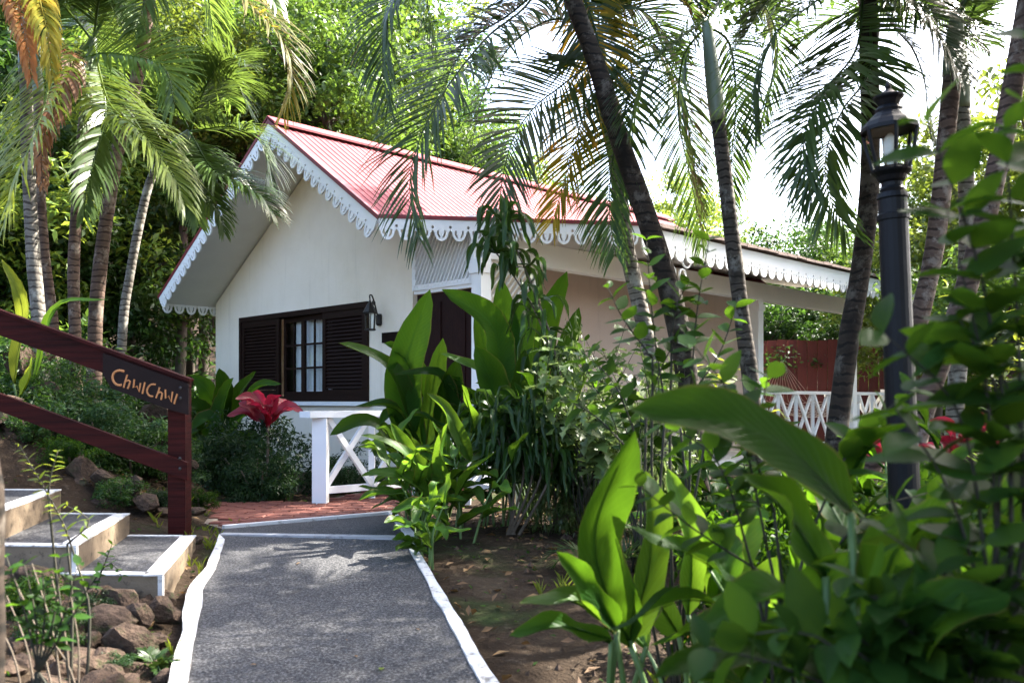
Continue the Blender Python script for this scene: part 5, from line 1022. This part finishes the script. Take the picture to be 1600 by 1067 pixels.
# unseen trees added outside the frame to shade the path and the foreground
for x, y, zt_, rd, mt in ((7.4, 4.6, 8.2, 2.3, 'canopy_a'), (8.6, 8.0, 8.8, 2.3, 'canopy_a'), (5.4, 1.2, 6.8, 2.0, 'canopy_c'), (2.4, .6, 6.4, 1.7, 'canopy_c'), (4.2, 3.4, 6.6, 1.5, 'canopy_c'), (4.6, -2.2, 6.6, 2.2, 'canopy_a'), (3.7, 2.3, 4.7, 1.3, 'canopy_c'), (2.9, -.9, 5.6, 1.7, 'canopy_c'), (2.0, 1.7, 5.6, 1.25, 'canopy_c'), (10.5, 12.5, 8.0, 2.6, 'canopy_b')):
    tree('unseen tree added outside the view for its shade', x, y, zt_, rd, mt, group='shade trees added around the view')
tree('added shade tree behind the palm left of the lamp post, crown above the picture', 3.75, 10.45, 9.3, 1.95, 'canopy_a', group='shade trees added around the view', off=(-1.1, 0), tr=.36, via=[(1310, 640, 10.45), (1328, 540, 10.45), (1346, 420, 10.45), (1358, 300, 10.45), (1358, 150, 10.45), (1356, -20, 10.45)])  # added so its unseen crown shades the entrance railing and the bush
# understory bushes
bush_f = [foliage(60, 110, .10, .28, 60+i, .75, -.35, .5, .4)[0] for i in range(2)]; bush_s = [foliage(70, 130, .085, .26, 70+i, .8, -.3, .5, .30)[0] for i in range(2)]
BM = {}
def bush(label, px, py, Y, rad, mat, fine=True, sc=(1, 1, 1), group=None, name='bush', world=None):
    p = at(px, py, Y) if world is None else np.array(world, float); g = float(gz(p[0], p[1])); k = (random.randint(0, 1), mat, fine)
    if k not in BM: m_ = (bush_s if fine else bush_f)[k[0]].copy(); m_.name = 'foliage'; m_.materials.append(M[mat]); BM[k] = m_
    root = thing(name, (p[0], p[1], g), label, 'bush', group); o = inst(BM[k], 'foliage', root, (p[0], p[1], g + rad*sc[2]*.28), Quaternion((0, 0, 1), random.uniform(0, 6.28)), (rad*sc[0], rad*sc[1], rad*sc[2])); o['kind'] = 'stuff'
    for i in range(5): a = i*1.26; m_ = MB(); m_.tube([V(p[0], p[1], g-.05), V(p[0]+math.cos(a)*rad*.45, p[1]+math.sin(a)*rad*.45, g+rad*sc[2]*.55)], [.014, .006], 5); m_.build('stem', M['woody'], root)
    return root
bush('dense dark fine-leaved bush left of the white entrance railing', 400, 740, 8.55, .66, 'bush_fine', sc=(1.05, .9, 1.12)); bush('small dark bush at the foot of the crimson cordyline', 0, 0, 0, .42, 'bush_fine', sc=(1, .8, 1.35), world=(-2.3, 8.22, 0)); bush('low dark bush right behind the entrance railing', 540, 740, 9.2, .45, 'bush_fine'); bush('dark bush at the foot of the cottage corner', 345, 740, 9.0, .5, 'bush_fine', sc=(1, 1, 1.3))
for i, (px, Y, rd, s) in enumerate(((90, 7.2, .55, 1), (150, 7.0, .55, 1), (205, 7.2, .5, 1), (240, 7.6, .42, .8), (30, 7.6, .6, 1))):
    bush(['feathery bush behind the handrail, far left', 'feathery bush behind the middle of the handrail', 'feathery bush behind the name board', 'small bush behind the handrail post', 'bush at the left edge above the boulders'][i], px, 650, Y, rd, 'bush_fine' if i % 2 else 'canopy_c', True, (1, 1, s))
for i, (px, Y, rd, mt) in enumerate(((120, 9.4, .8, 'canopy_a'), (220, 10.2, .8, 'canopy_c'), (290, 12, .9, 'canopy_c'), (40, 9.6, .9, 'canopy_a'), (300, 14.5, 1.3, 'canopy_c'), (180, 12.5, 1.2, 'canopy_c'), (90, 12.5, 1.3, 'canopy_c'), (-10, 12, 1.3, 'canopy_a'), (250, 17, 1.8, 'canopy_c'), (120, 16, 1.8, 'canopy_c'))):
    bush(['bush at the foot of the pinkish palm trunk', 'dark bush right of the slim leaning palm foot', 'dark bush between the palms and the cottage corner', 'bush at the foot of the pale palm at far left', 'dark bush below the cottage left eave', 'dark bush behind the slim leaning palm', 'dark bush behind the pinkish palm trunk', 'bush at the left edge behind the palms', 'tall dark bush far behind the slim leaning palm', 'tall dark bush far behind the pinkish palm'][i], px, 600, Y, rd, mt, False, group='undergrowth below the left palms')
HB = {(3.2, 19.9): 'hedge bush just behind the porch wall end', (5.2, 21.2): 'hedge bush above the red fence, left end', (7.2, 20.8): 'hedge bush above the middle of the red fence', (9.5, 18.5): 'hedge bush above the right end of the red fence', (9, 14): 'hedge bush right of the porch, behind the brown trunks', (7.4, 11.5): 'hedge bush at right behind the lime shrub', (11, 16): 'large hedge bush behind the lamp post, far back', (6.2, 9.2): 'bush at the right edge behind the palm seedling', (4.7, 7.6): 'low bush at right below the brown palm trunks', (2.2, 24): 'large hedge bush beyond the red roof end', (0, 25): 'large hedge bush behind the roof ridge, far back', (10, 23): 'large hedge bush far behind the red fence', (13, 20): 'large hedge bush at the far right background'}
for x, y, rd in ((3.2, 19.9, 1.3), (5.2, 21.2, 1.5), (7.2, 20.8, 1.5), (9.5, 18.5, 1.5), (9, 14, 1.3), (7.4, 11.5, 1.0), (11, 16, 1.6), (6.2, 9.2, .8), (4.7, 7.6, .6), (2.2, 24, 2.0), (0, 25, 2.2), (10, 23, 2.2), (13, 20, 2.2)):
    bush(HB[(x, y)], 0, 0, 0, rd, random.choice(('canopy_a', 'canopy_c')), False, group='hedge bushes beyond the porch', world=(x, y, 0))
bush('dark bush in the bed below the porch rail', 0, 0, 0, .5, 'canopy_c', False, world=(2.3, 7.2, 0)); bush('dark bush at the porch corner behind the cut-leaf shrub', 0, 0, 0, .55, 'canopy_c', False, world=(.9, 7.8, 0)); bush('dark bush behind the foreground ginger, under the palms', 0, 0, 0, .5, 'canopy_c', False, world=(1.6, 5.4, 0)); bush('dark bush between the lamp post and the right palms', 0, 0, 0, .5, 'canopy_c', False, world=(2.6, 4.6, 0))

for i, (x, y, rd) in enumerate(((1.15, 3.9, .5), (1.75, 3.5, .55), (2.2, 3.9, .6), (1.35, 2.75, .42), (1.9, 2.6, .5), (2.6, 3.2, .6), (1.7, 4.6, .5), (3.2, 4.8, .7))):
    bush(['dark broad-leaved bush behind the lime ginger leaves', 'dark broad-leaved bush under the huge arching leaf', 'dark broad-leaved bush left of the lamp post foot', 'low dark bush in front of the lime ginger leaves', 'dark bush below the lamp post, near the bottom edge', 'dark bush just right of the lamp post foot', 'dark bush behind the huge arching leaf, below the porch rail', 'dark bush at the right edge beyond the lamp post'][i], 0, 0, 0, rd, 'big_leaf', False, sc=(1, 1, 1.5), group='dark bushes in the right foreground', world=(x, y, 0))
bush('pale fine-leaved bush behind the cut-leaf shrub, left half', 0, 0, 0, .42, 'varieg', True, sc=(1.1, 1, 3.1), world=(.48, 6.75, 0)); bush('pale fine-leaved bush behind the cut-leaf shrub, right half', 0, 0, 0, .42, 'varieg', True, sc=(1.1, 1, 2.7), world=(1.0, 6.6, 0))
# ------------------------------------------------------------------ foreground left: trunk, weeds
q = at(-10, 780, 2.3); tb = V(q[0], 2.3, float(gz(q[0], 2.3)))
root = thing('tree_trunk', tb, 'rough brown trunk cut by the left edge of the frame, in front of the steps', 'tree'); mb = MB(); mb.tube(spline([tb + V(-.02, 0, -.05), at(-18, 800, 2.3), at(-24, 720, 2.3), at(-50, 600, 2.3), at(-100, 300, 2.3)], 24), np.linspace(.045, .03, 24)*(1 + .06*np.sin(np.arange(24)*1.7)), 10); mb.build('trunk', M['trunk_dark'], root, True)
for i in range(5): a = i*1.3; bb = at(-90, 300, 2.3); blade(root, bb, bb + V(-.2+.1*math.cos(a), .1*math.sin(a), .2), bb + V(-.4+.2*math.cos(a), .25*math.sin(a), .15), .1, 'big_leaf', seed=ns_())
shrub('leggy weed with narrow bright leaves over the top step', (125, 930, 3.4), [[(120, 880, 3.4), (95, 810, 3.4), (30, 695, 3.4)], [(75, 770, 3.4), (80, 740, 3.4), (90, 705, 3.4)], [(105, 850, 3.4), (140, 815, 3.4), (105, 790, 3.4)]], [leaf_mesh('lime', .28, .15, .2, 4)], .05, .022, name='weed', cat='weed')
shrub('blurred green weed in the bottom left corner', (60, 1150, 2.6), [[(60, 1050, 2.6), (40+15*i, 960, 2.6), (10+28*i, 870+12*(i % 3), 2.6)] for i in range(6)], LM['shrub'], .06, .06, name='weed', cat='weed')
shrub('small weed growing over the lowest step', (130, 950, 4.2), [[(130, 930, 4.2), (170, 880, 4.2), (190, 900, 4.2)], [(150, 920, 4.2), (160, 890, 4.2), (175, 850, 4.2)]], LM['shrub'], .05, .05, name='weed', cat='weed')
fernlet('tiny palm seedling among the stones by the path', (242, 1030, 3.7), 7, .14)
mb = MB(); root = thing('dry_stalks', at(70, 1120, 2.7)*V(1, 1, 0) + V(0, 0, float(gz(*at(70, 1120, 2.7)[:2]))), 'bare dry stalks in the bottom left corner', 'stalks')
for px, tx, ty in ((90, 20, 900), (100, 50, 880), (60, 10, 930), (110, 80, 900), (130, 70, 985), (40, -10, 960), (120, 110, 930)):
    mb = MB(); mb.tube(spline([at(px, 1120, 2.7), at((px+tx)/2+8, (1100+ty)/2, 2.7), at(tx, ty, 2.7)], 9), np.linspace(.004, .002, 9), 5); mb.build('stalk', M['woody'], root)
paddle_clump('two long yellow-green leaves rising at the left edge behind the handrail', (30, 720, 7.0), [((22, 600, 7.0), (35, 480, 6.9), (2, 405, 6.8), 22, 'lime'), ((30, 620, 7.0), (45, 590, 6.9), (50, 555, 6.8), 22, 'lime'), ((50, 600, 7.2), (90, 480, 7.2), (170, 468, 7.2), 14, 'ginger')], 'lime')
for i, (px, py, Y, rd) in enumerate(((215, 985, 4.05, .07), (150, 960, 4.2, .12), (90, 1000, 3.8, .15), (40, 960, 4.0, .2), (180, 1050, 3.6, .08), (190, 775, 6.25, .2), (110, 745, 6.5, .24), (255, 770, 6.5, .16), (40, 720, 6.6, .22), (310, 770, 7.2, .16))):
    p_ = at(px, py, Y); bush(['weed tuft between the stones by the lowest step', 'weed tuft under the second step front', 'weed tuft among the stones at lower left', 'weed tuft at the left edge beside the top step', 'weed tuft near the path edge at bottom left', 'weed tuft behind the steps by the boulders', 'weed tuft behind the top step, below the rail', 'weed tuft left of the handrail post', 'weed tuft at the left edge under the lower rail', 'weed tuft beside the brick patio right of the handrail post'][i], 0, 0, 0, rd, ('shrub', 'bush_fine', 'canopy_c')[i % 3], False, world=(p_[0], Y, 0), group='weeds along the steps', name='weed_tuft')
# ------------------------------------------------------------------ ground litter
def litter(name, n, region, smin, smax, mat, seed, flat=True):
    r = np.random.default_rng(seed); xy = np.stack([r.uniform(region[0], region[1], n), r.uniform(region[2], region[3], n)], 1)
    onp = np.array([np.interp(y, lo[:, 1], lo[:, 0]) - .03 < x < np.interp(y, ro[:, 1], ro[:, 0]) + .03 and y < 7.1 for x, y in xy]); xy = xy[~onp]; n = len(xy)
    z = gz(xy[:, 0], xy[:, 1]) + .02; p = np.column_stack([xy, z]); nn = nrm(r.normal(0, .35, (n, 3)) + V(0, 0, 1)); d = nrm(np.cross(nn, r.normal(0, 1, (n, 3)))); s = np.cross(d, nn); l = r.uniform(smin, smax, n)[:, None]
    v = np.stack([p, p + d*l*.5 + s*l*.25 + nn*l*.1, p + d*l, p + d*l*.5 - s*l*.25 + nn*l*.1], 1).reshape(-1, 3); mb = MB(); mb.add(v, [(4*i, 4*i+1, 4*i+2, 4*i+3) for i in range(n)]); o = mb.build(name, M[mat], None, False, (0, 0, 0)); return o
tag(litter('leaf_litter', 2600, (-4.5, 5, 2, 11), .03, .09, 'dry_leaf', 5), 'fallen dry leaves scattered over the soil', 'leaf litter', kind='stuff')
tag(litter('ground_cover', 3000, (-4.5, 5, 2, 11), .02, .05, 'shrub', 6), 'tiny green seedlings sprouting on the soil', 'ground cover', kind='stuff')
r = np.random.default_rng(9); mb = MB()
for i in range(420):
    x, y = r.uniform(-.6, 4), r.uniform(2.6, 7.5)
    if x < np.interp(y, ro[:, 1], ro[:, 0]) + .05: continue
    z = float(gz(x, y)); s = r.uniform(.006, .022)*(1.6 if r.random() < .1 else 1); k = r.uniform(.6, 1.3, 6)*s; mb.add([(x+k[0], y, z), (x, y+k[1], z), (x-k[2], y, z), (x, y-k[3], z), (x, y, z+k[4]*.9+.012), (x, y, z-.01)], [(0, 1, 4), (1, 2, 4), (2, 3, 4), (3, 0, 4)])
tag(mb.build('pebbles', M['stone'], None, False, (0, 0, 0)), 'small pebbles strewn over the bare soil right of the path', 'pebbles', kind='stuff')
mb = MB()
for i in range(70):
    c = random.choice(((-2.05, 5.9), (-1.75, 5.3), (-1.4, 4.0), (-2.3, 6.4), (-2.2, 6.1), (.3, 4.8), (.6, 3.6), (-2.6, 7.0))); x, y = c[0] + random.gauss(0, .12), c[1] + random.gauss(0, .12); z = float(gz(x, y))
    if np.interp(y, lo[:, 1], lo[:, 0]) < x < np.interp(y, ro[:, 1], ro[:, 0]): continue
    for k in range(7): a = random.uniform(0, 6.28); h = random.uniform(.03, .09); t = .5*h; mb.add([(x-.003, y, z), (x+.003, y, z), (x+math.cos(a)*t*.5+.002, y+math.sin(a)*t*.5, z+h*.7), (x+math.cos(a)*t*1.2, y+math.sin(a)*t*1.2, z+h)], [(0, 1, 2), (0, 2, 3)])
tag(mb.build('grass_tufts', M['lime'], None, False, (0, 0, 0)), 'short grass tufts along the path and post foot', 'grass', kind='stuff')
LMD = leaf_mesh('dry_leaf', .4, .2, .1, 4)
# fallen leaves on the path
for px, py, s in ((558, 1028, .035), (595, 1048, .045), (540, 1000, .02), (470, 880, .04), (400, 1040, .03), (655, 985, .03)):
    p = on_path(px, py); o = inst((LM['lime'][0], LMD)[random.random() < .5], 'fallen_leaf', None, p + V(0, 0, .006), aim((random.gauss(0, 1), random.gauss(0, 1), 0)), s); tag(o, 'small fallen leaf lying on the grey path', 'leaf', 'fallen leaves on the path')
